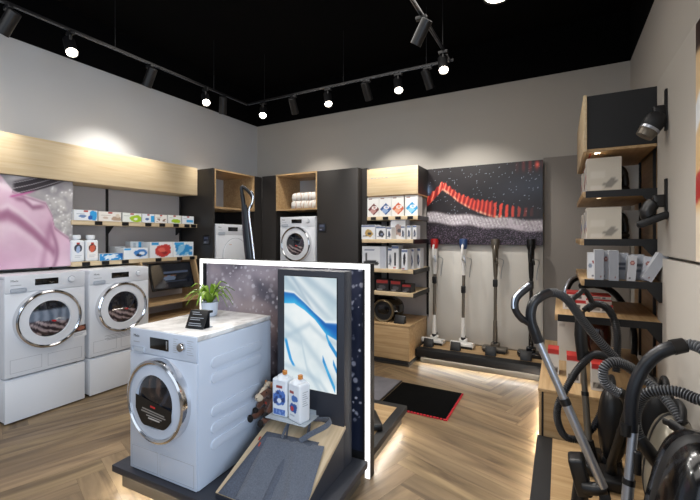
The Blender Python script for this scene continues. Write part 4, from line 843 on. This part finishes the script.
# ================================================================== CEILING TRACKS AND LAMPS
ZK = 3.33
def track(label, a, b, wires):
    a, b = Vector(a), Vector(b); r = root('lighting_track', label, 'track', (a + b) / 2, math.atan2((b - a).y, (b - a).x)); L_ = (b - a).length
    bx('rail', M['blk'], r, -L_ / 2, L_ / 2, -.013, .013, -.012, .012, .002)
    for sy in (-1, 1): bx('rail_edge', M['steel'], r, -L_ / 2, L_ / 2, sy * .009 - .001, sy * .009 + .001, -.0128, -.0118)
    for w_ in wires: MB().cyl((w_, 0, .012), (w_, 0, ZC - ZK), .003, seg=6).build('suspension_wire', M['blkS'], r)
    return r
track('black lighting track running along the left wall below the ceiling', (-3.74, -1., ZK), (-3.74, 3.95, ZK), (-2, -.6, .7, 1.9)); track('black lighting track running along the back wall below the ceiling', (-3.72, 3.95, ZK), (-.95, 3.95, ZK), (-1.1, .1, 1.1)); track('short black lighting track running from the viewer towards the back wall', (-.985, .8, ZK), (-.985, 3.93, ZK), (-1.2, .3, 1.3))
def lamp(label, x, y, aim, on, power=0., ang=70, col=(1, .93, .84), drop=.07, group=None):
    r = root('track_spotlight', label, 'spotlight', (x, y, ZK - .016), 0, group)
    MB().box(-.045, .045, -.018, .018, -.03, 0, .004).build('adapter', M['blk'], r); MB().cyl((0, 0, -.03), (0, 0, -.03 - drop), .012).build('stem', M['blk'], r)
    c = Vector((0, 0, -.03 - drop - .03)); d = (Vector(aim) - (Vector((x, y, ZK - .016)) + c)).normalized(); q = d.to_track_quat('-Z', 'Y').to_matrix().to_4x4(); T = Matrix.Translation(c) @ q
    MB().lathe([(0, .1), (.04, .1), (.046, .094), (.046, -.1), (.043, -.1), (.043, -.085), (0, -.085)], 28, T).build('lamp_body', M['blk'], r)
    MB().lathe([(0, -.088), (.041, -.088)], 28, T).build('lens', M['lamp'] if on == 2 else M['lampdim'], r)
    if power:
        ld = bpy.data.lights.new('spot', 'SPOT'); ld.energy = power; ld.spot_size = R(ang); ld.spot_blend = .7; ld.color = col; ld.shadow_soft_size = .045
        lo_ = bpy.data.objects.new('spot_light', ld); COL.objects.link(lo_); lo_.parent = r; lo_.matrix_local = Matrix.Translation(c) @ q @ Matrix.Translation((0, 0, -.11))
    return r
W_, N_ = (1, .95, .88), (1, .96, .91)
lamp('dark track spotlight above the poster end of the oak overhead cabinet', -3.74, 1.36, (-4.4, 1.1, 2.2), 1, 60, 75, W_)
lamp('shining track spotlight nearest the viewer on the left track', -3.74, 1.79, (-1.6, 1.2, .6), 2, 75, 80, N_)
lamp('dark track spotlight between the two shining ones on the left track', -3.74, 2.53, (-4.45, 2.5, 2.0), 1, 65, 75, W_)
lamp('shining track spotlight at the far end of the left track', -3.74, 3.25, (-1.4, 1.6, .6), 2, 75, 80, N_)
lamp('dark track spotlight next to the corner of the tracks', -3.74, 3.52, (-4.2, 3.9, 1.9), 1, 45, 75, W_)
lamp('shining track spotlight on the back track above the corner cabinet', -3.46, 3.95, (-1.8, 1.9, .6), 2, 70, 80, N_)
lamp('dark track spotlight beside the corner one on the back track', -2.96, 3.95, (-3.2, 4.9, 1.9), 1, 50, 75, W_)
lamp('shining track spotlight on the back track above the charcoal cabinet door', -2.45, 3.95, (-1.2, 2.4, .3), 2, 70, 80, N_)
lamp('dark track spotlight on the back track above the accessory shelves', -1.93, 3.95, (-1.9, 4.9, 1.9), 1, 75, 75, W_)
lamp('shining track spotlight on the back track above the red brush poster', -1.55, 3.95, (-.6, 2.2, .3), 2, 70, 80, N_)
lamp('track spotlight with a glowing lower rim at the end of the back track', -1.22, 3.95, (-.9, 5.0, 1.5), 1, 85, 80, W_)
lamp('long dark track spotlight tilted sideways on the short track', -.985, 3.02, (-2.6, 3.6, .9), 1, 60, 70, N_)
lamp('shining track spotlight at the tip of the short track', -.985, 3.68, (-.35, 2.0, .5), 2, 80, 80, N_)
# lamps out of the frame that also light the shop
lamp('track spotlight over the foreground vacuum platform', -.985, 1.2, (.3, 2.3, .6), 1, 60, 85, N_)
rd_ = root('recessed_light', 'round recessed ceiling light at the top edge of the photo', 'light', (-.435, 3.235, 3.43)) ; MB().lathe([(0, 0), (.09, 0)], 28).build('lens', M['lamp'], rd_); MB().lathe([(.09, -.004), (.11, -.004), (.11, .03), (.09, .03)], 28, None, True).build('rim', M['blk'], rd_); MB().cyl((0, 0, .03), (0, 0, ZC - 3.43), .05).build('housing', M['blk'], rd_)
def area(name, loc, aim, sx, sy, e, col):
    ld = bpy.data.lights.new(name, 'AREA'); ld.shape = 'RECTANGLE'; ld.size = sx; ld.size_y = sy; ld.energy = e; ld.color = col
    o = bpy.data.objects.new(name, ld); COL.objects.link(o); o.location = loc; o.rotation_euler = (Vector(aim) - Vector(loc)).to_track_quat('-Z', 'Y').to_euler(); return o
area('ceiling_fill', (-1.9, .3, 3.5), (-1.9, .9, 0), 3.6, 1.6, 55, (1, .96, .92))  # added soft fill standing in for ceiling lamps out of view
area('cool_fill', (-1.6, -2.9, 1.9), (-1.8, 2.0, .9), 3.6, 2.4, 38, (.76, .87, 1)); area('cool_fill', (1.5, -.1, 1.6), (-1.6, 1.5, .8), 2.0, 2.2, 92, (.68, .82, 1))  # first stands for the storefront, second is an added cool fill from the right
area('ceiling_fill', (-1.9, 2.9, 3.6), (-1.9, 2.95, 0), 3., 1.2, 30, (1, .95, .89))  # second overhead fill, added for the general light
wd = bpy.data.worlds.new('world'); S.world = wd; wd.use_nodes = True; wd.node_tree.nodes['Background'].inputs[0].default_value = (.75, .85, 1, 1); wd.node_tree.nodes['Background'].inputs[1].default_value = .18

# ================================================================== RIGHT WALL
XP = .60; RZR = R(-90)
p1 = root('wall_panel', 'upper warm grey display panel on the right wall carrying two vacuum brushes', 'panel', (XP + .028, 1.6, 0)); bx('panel', M['panel'], p1, -.028, .028, -.5, 1.815, 1.405, 2.612, .004)
p2 = root('wall_panel', 'lower warm grey display panel on the right wall behind the canister vacuums', 'panel', (XP + .028, 1.6, 0)); bx('panel', M['panel'], p2, -.028, .028, -.5, 1.815, .0, 1.385, .004)
def rpost(u, v):
    n = fbm(u * 5, v * 6, 4); c = mixc(C('#d9a863'), C('#e5d6bd'), n); c = mixc(c, C('#3a2a25'), sst(.86, .9, v)); c = mixc(c, C('#e6eaee'), sst(.08, .05, abs(v - .6 - .05 * np.sin(u * 20)))); c = mixc(c, C('#b02f2c'), sst(.07, .05, abs(v - .3 - .03 * np.sin(u * 14)))); return mixc(c, C('#e4d5c0'), sst(.25, .18, v))
poster('poster', 'tall warm-coloured poster on the right wall cut by the photo edge', (XP - .031, 1.79, 1.41), RZR, 1.24, 1.135, rpost, 60, 60)
uc = root('overhead_cabinet', 'black-sided oak overhead cabinet on the right wall above lit shelves', 'cabinet', (.4, 4.0, 2.19))
bx('side_panel', M['blkS'], uc, -.22, .2, -.58, -.555, .002, .4); bx('front_panel', M['oakY'], uc, -.245, -.222, -.6, .6, -.02, .405, .003); bx('cabinet_box', M['oakdY'], uc, -.22, .2, -.553, .6, .0, .4); bx('underside', M['oakdY'], uc, -.22, .2, -.58, .6, -.02, -.001)
bx('red_strip', M['redtag'], uc, -.2, -.19, -.5, .5, -.026, -.0205); MB().lathe([(0, 0), (.018, 0)], 16, Matrix.Translation((-.15, -.5, -.0215))).build('downlight', M['lamp'], uc)
ur = root('backing_panel', 'oak backing panel with black rails behind the right wall shelves', 'panel', (.645, 4.0, 0)); bx('panel', M['oakdY'], ur, -.012, .012, -.58, .6, .48, 2.19)
for y in (-.35, .25): bx('rail', M['blk'], ur, -.03, -.013, y - .012, y + .012, .48, 2.19)
def rshelf(label, x0, y0, y1, z, t=.045, notch=True):
    r = root('wall_shelf', label, 'shelf', ((x0 + .615) / 2, (y0 + y1) / 2, z)); hx = (.615 - x0) / 2; hy = (y1 - y0) / 2
    bx('board', M['oakdY'], r, -hx, hx, -hy + .013, hy, -t, 0, .002); 
    MB().poly([(-hx + .02, -hy, .002), (hx, -hy, .002), (hx, -hy, -t - .09), (hx - .03, -hy, -t - .09), (hx - .1, -hy, -t - .003), (-hx + .02, -hy, -t - .003)], (0, .012, 0)).build('side_trim', M['blk'], r, flat=True)
    return r
s1 = rshelf('topmost right wall shelf with black edge under the black-sided cabinet', .15, 3.42, 4.55, 1.873); MB().lathe([(0, 0), (.016, 0)], 16, Matrix.Translation((-.12, -.45, -.0465))).build('downlight', M['lampdim'], s1)
rshelf('second right wall shelf with black edge holding a beige box', .14, 3.42, 4.55, 1.512); rshelf('third right wall shelf with black edge holding leaning slim boxes', .135, 3.26, 4.3, 1.222); rshelf('lowest deep right wall shelf with black edge holding red and white cartons', -.035, 3.26, 4.17, .952)
bigside = paint('#cfc8ba', ('rect', .12, .5, .36, .58, '#d8d2c6'), ('diag', 9, 1, '#000000'), ('blob', .62, .2, .2, .1, '#8c877f', 3), ('blob', .76, .28, .16, .1, '#8c877f', 5), ('rect', .1, .45, .06, .16, '#dcd7cd'), ('rect', .26, .34, .08, .13, '#9a8f88'))
frontp = paint('#e2dfda', ('rect', .2, .8, .6, .9, '#b9b3ab'), ('blob', .4, .45, .3, .16, '#a2352f', 3), ('blob', .6, .3, .2, .1, '#7b3a35', 5))
frontb = paint('#e2dfda', ('rect', .2, .8, .6, .9, '#b9b3ab'), ('blob', .4, .45, .3, .16, '#3f66a6', 3), ('blob', .6, .3, .2, .1, '#a2352f', 5))
for z, nm in ((1.873, 'topmost'), (1.512, 'second')):
    for i, (y, w, d, h, x) in enumerate(((3.57, .19, .22, .255 if z > 1.6 else .24, .29), (3.8, .2, .2, .22, .28), (4.03, .2, .2, .21, .27))):
        carton('%s on the %s right wall shelf' % (('large beige vacuum accessory box at the near end', 'white box behind the large beige box', 'white box third from the near end')[i], nm), (x, y, z), RZR, w, d, h, frontp if z > 1.6 else frontb, '#cdc7bb', sidefn=bigside, name='accessory_box')
    carton('tall pale box standing at the back of the %s right wall shelf' % nm, (.5, 3.86, z), RZR, .12, .1, .23, paint('#d9d6d0'), '#d5d2cb', name='accessory_box')
    mb = MB(); mb.tube(smooth_path([(0, 0, .0), (0, .01, .1), (-.02, .0, .17), (-.05, -.01, .19)], 6), [.02, .025, .03, .028], 12).ball((-.02, 0, .03), (.05, .04, .03), 12)
    tag(mb.build('brush_attachment', M['blk'], None, (.445, 3.66, z)), 'black brush attachment beside the beige box on the %s right wall shelf' % nm, 'brush')
slim = lambda a: paint('#bfc1c7', ('rect', .2, .45, .1, .16, a), ('ell', .5, .72, .3, .07, '#8a3b35'), ('ell', .5, .72, .14, .03, '#d9b3a8'))
sl = [(.205, 3.40, .05, .19, 0, 'slim white box with red and blue dots, left end of third right shelf', paint('#dfe1e5', ('ell', .7, .66, .2, .06, '#9c3a35'), ('ell', .3, .5, .25, .08, '#8793a8'), ('rect', .5, .9, .1, .16, '#4a5166'))),
      (.245, 3.32, .055, .215, 0, 'slim plain grey box at the front of the third right shelf', paint('#9da1aa', ('rect', .6, .75, .1, .14, '#7d4a44'))),
      (.285, 3.38, .045, .205, 2, 'slim box with a red oval beside the plain grey box on the third right shelf', slim('#5b5f68')),
      (.33, 3.31, .058, .21, 0, 'second slim plain grey box in the middle of the third right shelf', paint('#999da6', ('rect', .6, .72, .1, .14, '#7d4a44'))),
      (.385, 3.44, .09, .19, 0, 'wide grey box with dark bars in the middle of the third right shelf', paint('#a9adb6', ('rect', 0, 1, .52, .64, '#555b68'), ('rect', 0, 1, .34, .46, '#555b68'))),
      (.432, 3.34, .05, .175, 4, 'slim white box with red oval and dots on the third right shelf', slim('#2d2f35')),
      (.485, 3.45, .08, .18, 0, 'grey box with dark bars at the right of the third right shelf', paint('#a3a7b0', ('rect', 0, 1, .52, .64, '#555b68'), ('rect', 0, 1, .3, .42, '#555b68'))),
      (.52, 3.40, .05, .17, 8, 'slim white box with red oval beside the leaning box on the third shelf', slim('#3a3c42'))]
for x, y, w, h, ry, lab, fn in sl: carton(lab, (x, y, 1.223), 0, w, .11, h, fn, '#c3c5ca', group='slim boxes on the third right shelf', name='slim_box', ry=R(ry))
carton('slim pale box leaning steeply at the right end of the third right shelf', (.515, 3.31, 1.235), 0, .06, .1, .2, paint('#a9adb6', ('rect', .5, .65, .1, .14, '#7d4a44')), '#c9ccd2', group='slim boxes on the third right shelf', name='slim_box', ry=R(28))
redw = paint('#d9d5d0', ('rect', 0, 1, .72, 1, '#b8302f'), ('rect', .1, .5, .2, .5, '#8f8c8a'), ('rect', .6, .75, .2, .5, '#5d5c5e'))
for x, y, z, w, h, lab in ((.10, 3.62, .953, .16, .075, 'white carton with red top band, bottom of the left pair on the lowest right shelf'), (.115, 3.63, 1.029, .14, .06, 'white carton with red top band, top of the left pair on the lowest right shelf'),
                        (.265, 3.58, .953, .17, .06, 'flat red and white carton, bottom of the right stack on the lowest shelf'), (.26, 3.59, 1.014, .165, .035, 'flat red and white carton, middle of the right stack on the lowest shelf'), (.27, 3.6, 1.05, .14, .03, 'flat red and white carton, top of the right stack on the lowest shelf')):
    carton(lab, (x, y, z), 0, w, .16, h, redw, '#d2cdc8', group='red and white cartons on the lowest right shelf', topc='#b8443f')
# brushes hung on the panel
def wallbrush(label, y, z, kind):
    r = root('wall_brush', label, 'brush', (XP, y, z))
    bx('mount_plate', M['blk'], r, -.012, -.001, -.02, .02, -.06, .2); MB().box(-.075, -.012, -.028, .028, .02, .1, .01, 3).build('holder', M['blk'], r)
    if kind == 0:
        MB().ball((-.07, -.01, -.005), (.062, .055, .07), 24, Euler((0, R(25), 0)).to_matrix().to_4x4(), .85).build('brush_head', M['blkS'], r)
        T = Matrix.Translation((-.095, -.02, -.05)) @ Euler((0, R(35), 0)).to_matrix().to_4x4()
        MB().lathe([(.048, .01), (.056, -.01), (.05, -.05), (.0, -.045)], 28, T).build('bristles', M['brown'], r); MB().lathe([(.05, .012), (.058, .012), (.058, -.004), (.05, -.004)], 28, T, True).build('ring', M['steel'], r)
    else:
        T = Matrix.Translation((-.08, -.015, -.05)) @ Euler((0, R(-24), 0)).to_matrix().to_4x4()
        MB().tube(smooth_path([(-.05, 0, .06), (-.085, 0, .03), (-.1, 0, -.02), (-.08, 0, -.05)], 5), [.03, .042, .045, .035], 18).build('neck', M['blk'], r)
        MB().box(-.09, .09, -.035, .035, -.035, .012, .016, 3, T).build('nozzle', M['blkS'], r)
wallbrush('black round dusting brush hung on the right panel beside the black cabinet side', 3.13, 2.27, 0); wallbrush('black flat upholstery nozzle hung on the right panel beside the second shelf', 3.13, 1.7, 1)

# low oak cabinet and foreground platform
lc = root('base_cabinet', 'low oak cabinet under the right wall shelves with cartons on top', 'cabinet', (.24, 3.74, .005))
bx('side_panel', M['oakdX'], lc, -.34, .352, -.74, -.715, 0, .447); bx('cabinet_box', M['oakdY'], lc, -.352, .352, -.713, .7, 0, .447); bx('top_board', M['oakdY'], lc, -.375, .352, -.745, .7, .449, .47, .002); bx('front_panel', M['oakdY'], lc, -.37, -.354, -.745, .7, .0, .447); bx('front_edge', M['blkS'], lc, -.352, -.342, -.7405, -.714, 0, .447)
fp = root('display_platform', 'low dark-framed display platform in the foreground under the canister vacuums', 'platform', (.24, 1.5, 0))
bx('deck', M['blkS'], fp, -.38, .355, -1.2, 1.485, .1, .155, .003); bx('wood_inlay', M['oakdX'], fp, -.285, -.06, -1.1, 1.47, .155, .159); bx('wood_inlay', M['oakdX'], fp, -.005, .35, -1.1, 1.47, .155, .159); bx('plinth', M['alu'], fp, -.33, .34, -1.15, 1.48, 0, .1); bx('light_strip', M['strip'], fp, -.352, -.342, -1.1, 1.45, .095, .099)
bx('light_strip', M['strip'], lc, -.3765, -.3725, -.74, .69, .004, .02)
for x, y, w, h, lab in ((-.045, 3.42, .075, .19, 'white carton with red top at the left end of the low oak cabinet'), (.085, 3.3, .085, .19, 'white carton with red top in the middle of the low oak cabinet'), (.235, 3.2, .09, .18, 'white carton with red top near the front right of the low oak cabinet')):
    carton(lab, (x, y, .4755), 0, w, .13, h, paint('#d2cfca', ('rect', 0, 1, .8, 1, '#b8302f'), ('rect', .1, .9, .06, .3, '#8a8886'), ('speck', 8, 16, '#4b4a4c', 3, .55, .12, .88, .08, .28)), '#cbc7c1', group='cartons on the low oak cabinet', topc='#c23b35')
carton('tall pale carton standing behind the others on the low oak cabinet', (.05, 3.86, .4755), 0, .14, .2, .42, paint('#d8d4cc', ('rect', .1, .4, .7, .75, '#b7b2aa')), '#cfcbc3')

# ---------------- canister vacuums of the foreground
def vpt(lst): return [W(*p) for p in lst]
def rel(P, o): return [p - Vector(o) for p in P]
def canister(parent, c, r, m, tilt=(0, 0, 0), wheel=True, e=.82):
    T = Euler(tilt).to_matrix().to_4x4(); c = Vector(c)
    sh_ = MB().ball(c, r, 32, T, e).build('shell', M[m], parent)
    b = MB(); b.ball(c, (r[0] * 1.02, r[1] * .35, r[2] * 1.02), 32, T, e); b.build('seam_band', M['blkS'], sh_)
    MB().tube(smooth_path([c + T @ Vector(q) for q in ((0, -r[1] * .55, r[2] * .93), (0, -r[1] * .35, r[2] * 1.2), (0, r[1] * .35, r[2] * 1.22), (0, r[1] * .6, r[2] * .93))], 8), .016, 12).build('carry_handle', M['blkS'], parent)
    if wheel:
        for sx in (-1, 1): MB().lathe([(0, -.02), (.07, -.02), (.085, -.01), (.085, .015), (.07, .02), (0, .02)], 28, Matrix.Translation(c + T @ Vector((sx * r[0] * .98, 0, -r[2] * .62))) @ T @ Matrix.Rotation(R(90), 4, 'Y')).build('wheel', M['blk'], parent)
    MB().cyl(c + T @ Vector((0, 0, -r[2] * .9)), (c.x, c.y, .002), r[0] * .7, r[0] * .8).build('stand_base', M['blkS'], parent)
def suction(parent, tube, rt, elbow, grip, hose, rh, hm='navy', nozzle=None, rib='rib', mtube='steel'):
    q = tube; mid = q[0].lerp(q[1], .55)
    MB().tube([q[0], mid], [rt, rt], 18).build('lower_tube', M[mtube], parent); MB().tube([mid, q[1]], [rt * .86, rt * .86], 18).build('upper_tube', M[mtube], parent)
    MB().tube([mid.lerp(q[0], .03), mid.lerp(q[1], .06)], [rt * 1.1, rt * 1.1], 18).build('tube_collar', M['blk'], parent)
    if elbow: MB().tube(smooth_path(elbow, 8), [rt * 1.22, rt * 1.15, rt * 1.12, rt * 1.1], 16).build('handle_elbow', M[hm], parent)
    if grip:
        g = smooth_path(grip, 8); gp = MB().tube(g, [rt * .7, rt * .82, rt * .88, rt * .9], 14).build('grip', M[hm], parent)
        top = g[len(g) // 2:]
        out = []
        for i, p in enumerate(top):
            t = (top[min(i + 1, len(top) - 1)] - top[max(i - 1, 0)]).normalized(); nrm = Vector((-_c * .8, -_s * .8, .6)) + Vector((_s, -_c, 0)) * .5; nrm = (nrm - t * nrm.dot(t)).normalized()
            out.append(p + nrm * rt * .58)
        MB().tube(out, rt * .4, 10).build('grip_inlay', M['steel'], gp)
    if hose: MB().hose(hose, rh, M['hose'], M[rib], .0115).build('hose', None, parent)
    if nozzle is not None:
        c = nozzle; MB().box(-.05, .05, -.12, .12, -.035, .025, .016, 3, Matrix.Translation(c)).tube([c + Vector((0, 0, .01)), q[0].lerp(c, .3), q[0]], [.035, rt * 1.2, rt * 1.15], 14).build('floor_nozzle', M['blk'], parent)
FZ = .159
# nearest left: chrome tube leaning left with looped grip
o1 = W(600, 470, 1.9); o1.z = FZ
v1 = root('canister_vacuum', 'champagne canister vacuum with long chrome tube leaning left and silver-topped grip', 'vacuum cleaner', o1)
t1 = rel(vpt([(603, 487, 1.83), (537, 338, 1.97)]), o1)
suction(v1, t1, .0215, rel(vpt([(538.5, 342, 1.968), (531, 320, 1.975), (532.5, 305, 1.98), (540, 297, 1.985), (549, 292.8, 2.0)]), o1), rel(vpt([(531, 325, 1.975), (521, 318, 1.975), (515, 308, 1.975), (517, 297, 1.98), (530, 285.5, 1.99)]), o1),
        rel(vpt([(548, 292.8, 2.0), (557.5, 293.5, 2.02), (568.5, 301, 2.05), (579, 315.6, 2.08), (591, 331, 2.1), (603, 345, 2.1), (617.5, 360, 2.1), (634, 372, 2.04), (655, 388, 1.95), (672, 407, 1.86), (683, 424, 1.8)]), o1), .0215)
nzz = W(586, 480, 1.87) - o1
MB().box(-.035, .035, -.05, .05, -.09, .09, .014, 3, Matrix.Translation(W(580, 474, 1.92) - o1) @ Euler((0, R(-14), 0)).to_matrix().to_4x4()).build('floor_nozzle', M['blk'], v1)
MB().tube(rel(vpt([(584, 487, 1.88), (594, 489, 1.85), (606, 488, 1.83)]), o1), [.03, .03, .026], 14).build('nozzle_joint', M['blk'], v1); MB().cyl(W(580, 474, 1.92) - o1 - Vector((0, 0, .05)), Vector((W(580, 474, 1.92).x - o1.x, W(580, 474, 1.92).y - o1.y, .0)), .03, .045).build('nozzle_stand', M['blk'], v1)
canister(v1, Vector((.46, 2.38, .44)) - o1, (.09, .15, .23), 'champ', (R(-6), R(10), 0), wheel=False)
# nearest: black curved handle, grey tube
o2 = W(632, 470, 1.62); o2.z = FZ
v2 = root('canister_vacuum', 'glossy black canister vacuum in the near corner with thick black curved handle', 'vacuum cleaner', o2)
t2 = rel(vpt([(622, 556, 1.61), (634, 424, 1.66)]), o2)
suction(v2, t2, .0215, None, None, rel(vpt([(683, 345.5, 1.6), (692, 345, 1.58), (704, 350, 1.54), (716, 364, 1.5), (722, 382, 1.5), (714, 398, 1.52), (700, 400, 1.56), (681, 392.5, 1.62), (664.5, 390.5, 1.66), (648, 393, 1.7), (639, 403, 1.74), (635, 418, 1.76), (638, 434, 1.76), (645, 444, 1.74)]), o2), .0225, nozzle=Vector((t2[0].x, t2[0].y, .04)))
MB().tube(smooth_path(rel(vpt([(631.5, 431, 1.655), (631, 409, 1.66), (634, 389, 1.66), (641, 372, 1.655), (652, 358, 1.64), (666, 349.5, 1.62), (684, 345, 1.6)]), o2), 8), [.025, .0255, .0255, .0255, .0265, .0275, .026], 18).build('handle_elbow', M['navy'], v2)
MB().tube(rel(vpt([(672, 347.5, 1.615), (685, 345, 1.6)]), o2), [.032, .03], 18).build('hose_collar', M['blk'], v2); MB().tube(rel(vpt([(625.5, 436, 1.65), (626, 424, 1.655)]), o2), [.018, .022], 12).build('release_latch', M['blk'], v2)
MB().box(-.014, .014, -.012, .012, -.05, .05, .008, 3, Matrix.Translation(W(637.5, 463, 1.62) - o2)).build('slide_button', M['blk'], v2)
MB().tube(rel(vpt([(640, 439, 1.75), (650, 453, 1.72), (658, 462, 1.72)]), o2), [.028, .03, .034], 16).build('hose_connector', M['blk'], v2)
canister(v2, Vector((.43, 1.78, .52)) - o2, (.14, .2, .3), 'gloss', (0, R(11), 0), wheel=False, e=.6)
# grip of the canister seen as a grey band
MB().tube(smooth_path(rel(vpt([(664, 421, 1.72), (676, 427, 1.66), (690, 438, 1.6), (706, 452, 1.56)]), o2), 8), [.014, .022, .024, .018], 12, squash=(.6, 1)).build('carry_strap', M['blkS'], v2)
# ribbed loop hose vacuum with champagne canister
o3 = W(640, 440, 2.2); o3.z = FZ
v3 = root('canister_vacuum', 'black canister vacuum whose ribbed grey hose bends in a tight loop', 'vacuum cleaner', o3)
MB().hose(rel(vpt([(622, 395, 2.0), (612, 389, 2.0), (604, 380, 2.0), (604, 368, 2.0), (613, 362, 2.0), (626, 365, 2.02), (641, 374, 2.05), (654, 386, 2.1), (664, 398, 2.14)]), o3), .0235, M['hose'], M['rib']).build('hose', None, v3)
MB().tube(smooth_path(rel(vpt([(619, 392, 2.0), (627, 399, 1.99), (629, 412, 1.98), (622, 432, 2.02)]), o3), 6), [.027, .029, .026, .022], 16).build('handle_elbow', M['blk'], v3)
MB().tube(rel(vpt([(622, 430, 2.02), (611, 463, 2.12)]), o3), [.021, .02], 14).build('lower_tube', M['blk'], v3)
nb_ = W(611, 466, 2.14); MB().box(-.06, .06, -.09, .09, -.03, .03, .014, 3, Matrix.Translation(Vector((nb_.x, nb_.y, FZ + .035)) - o3)).tube([W(612, 460, 2.12) - o3, Vector((nb_.x, nb_.y, FZ + .06)) - o3], [.022, .03], 12).build('floor_nozzle', M['blk'], v3)
canister(v3, Vector((.48, 2.78, .46)) - o3, (.08, .1, .22), 'blkS', (R(8), R(8), 0), wheel=False)
# middle vacuum: black loop handle and thin chrome tube
o4 = W(588, 455, 2.3); o4.z = FZ
v4 = root('canister_vacuum', 'canister vacuum with upright thin tube and black square loop handle by the lowest shelf', 'vacuum cleaner', o4)
suction(v4, rel(vpt([(589, 448, 2.3), (582, 352, 2.42)]), o4), .019, None, None, rel(vpt([(587, 309, 2.44), (596, 304, 2.45), (606, 307, 2.46), (613, 317, 2.48), (617, 332, 2.44), (617, 352, 2.42), (616, 372, 2.4)]), o4), .022, nozzle=None, rib='hose', mtube='brown')
MB().tube(rel(vpt([(583, 360, 2.41), (580.5, 335, 2.42), (580, 311, 2.44)]), o4), [.032, .034, .026], 16).build('handle_body', M['blk'], v4)
MB().tube(smooth_path(rel(vpt([(580, 313, 2.44), (572, 301, 2.43), (578, 295, 2.44), (584, 290.5, 2.45), (590, 298, 2.45), (591, 304, 2.45), (584, 310, 2.44)]), o4), 6), .016, 12).build('loop_handle', M['blk'], v4)
b4 = W(592, 458, 2.28); MB().box(-.05, .05, -.1, .1, -.03, .03, .014, 3, Matrix.Translation(Vector((b4.x, b4.y, FZ + .034)) - o4)).tube([W(588.5, 440, 2.3) - o4, Vector((b4.x, b4.y, FZ + .05)) - o4], [.026, .034], 12).build('floor_nozzle', M['blk'], v4)
canister(v4, Vector((.27, 2.75, .42)) - o4, (.07, .1, .22), 'blk', wheel=False)
MB().hose(rel(vpt([(610, 361, 2.45), (602, 355, 2.42), (592, 355.5, 2.38), (578, 369, 2.32), (566, 389, 2.28), (558, 406, 2.28), (558, 422, 2.3), (565, 436, 2.34), (577, 439, 2.34), (590, 431, 2.34), (600, 415, 2.34), (606, 392, 2.36)]), o4), .02, M['hose'], M['navy']).build('spare_hose', None, v4)
# behind the lowest shelf: dark red canister
o5 = W(620, 345, 3.2); o5 = Vector((.3, 4.25, .475))
v5 = root('canister_vacuum', 'dark red canister vacuum with silver grip standing behind the lowest right shelf', 'vacuum cleaner', o5)
g5 = rel(vpt([(566, 300, 3.5), (567, 290, 3.5), (572, 281, 3.52), (581, 277, 3.54)]), o5)
MB().tube(smooth_path(g5, 8), .022, 14).build('grip', M['blk'], v5); MB().tube([p + Vector((-.012, -.012, .012)) for p in smooth_path(g5, 8)], .016, 10).build('grip_inlay', M['steel'], v5)
MB().tube(rel(vpt([(567, 298, 3.5), (570, 320, 3.48), (573, 352, 3.45)]), o5), [.024, .022, .022], 12).build('upper_tube', M['blk'], v5)
MB().hose(rel(vpt([(581, 286, 3.54), (596, 285.5, 3.6), (610, 290, 3.6), (621, 301, 3.6), (630, 318, 3.56), (634.5, 335, 3.52), (634, 355, 3.48), (630, 368, 3.46)]), o5), .026, M['hose'], M['blk']).build('hose', None, v5)
MB().ball((-.02, -.42, .23), (.09, .13, .18), 28, None, .82).build('shell', M['wine'], v5); MB().ball((-.02, -.42, .23), (.092, .05, .184), 28, None, .82).build('seam_band', M['blkS'], v5); MB().cyl((-.02, -.42, .09), (-.02, -.42, 0), .07, .08).build('stand_base', M['blkS'], v5); MB().tube([(-.02, -.42, .1), (-.1, -.2, .03), (-.16, 0., .02)], .014, 10).build('base_rod', M['blk'], v5)

# ------------------------------------------------------------------ colour management
S.view_settings.view_transform = 'Standard'; S.view_settings.look = 'None'; S.view_settings.exposure = 0.; S.view_settings.gamma = 1.
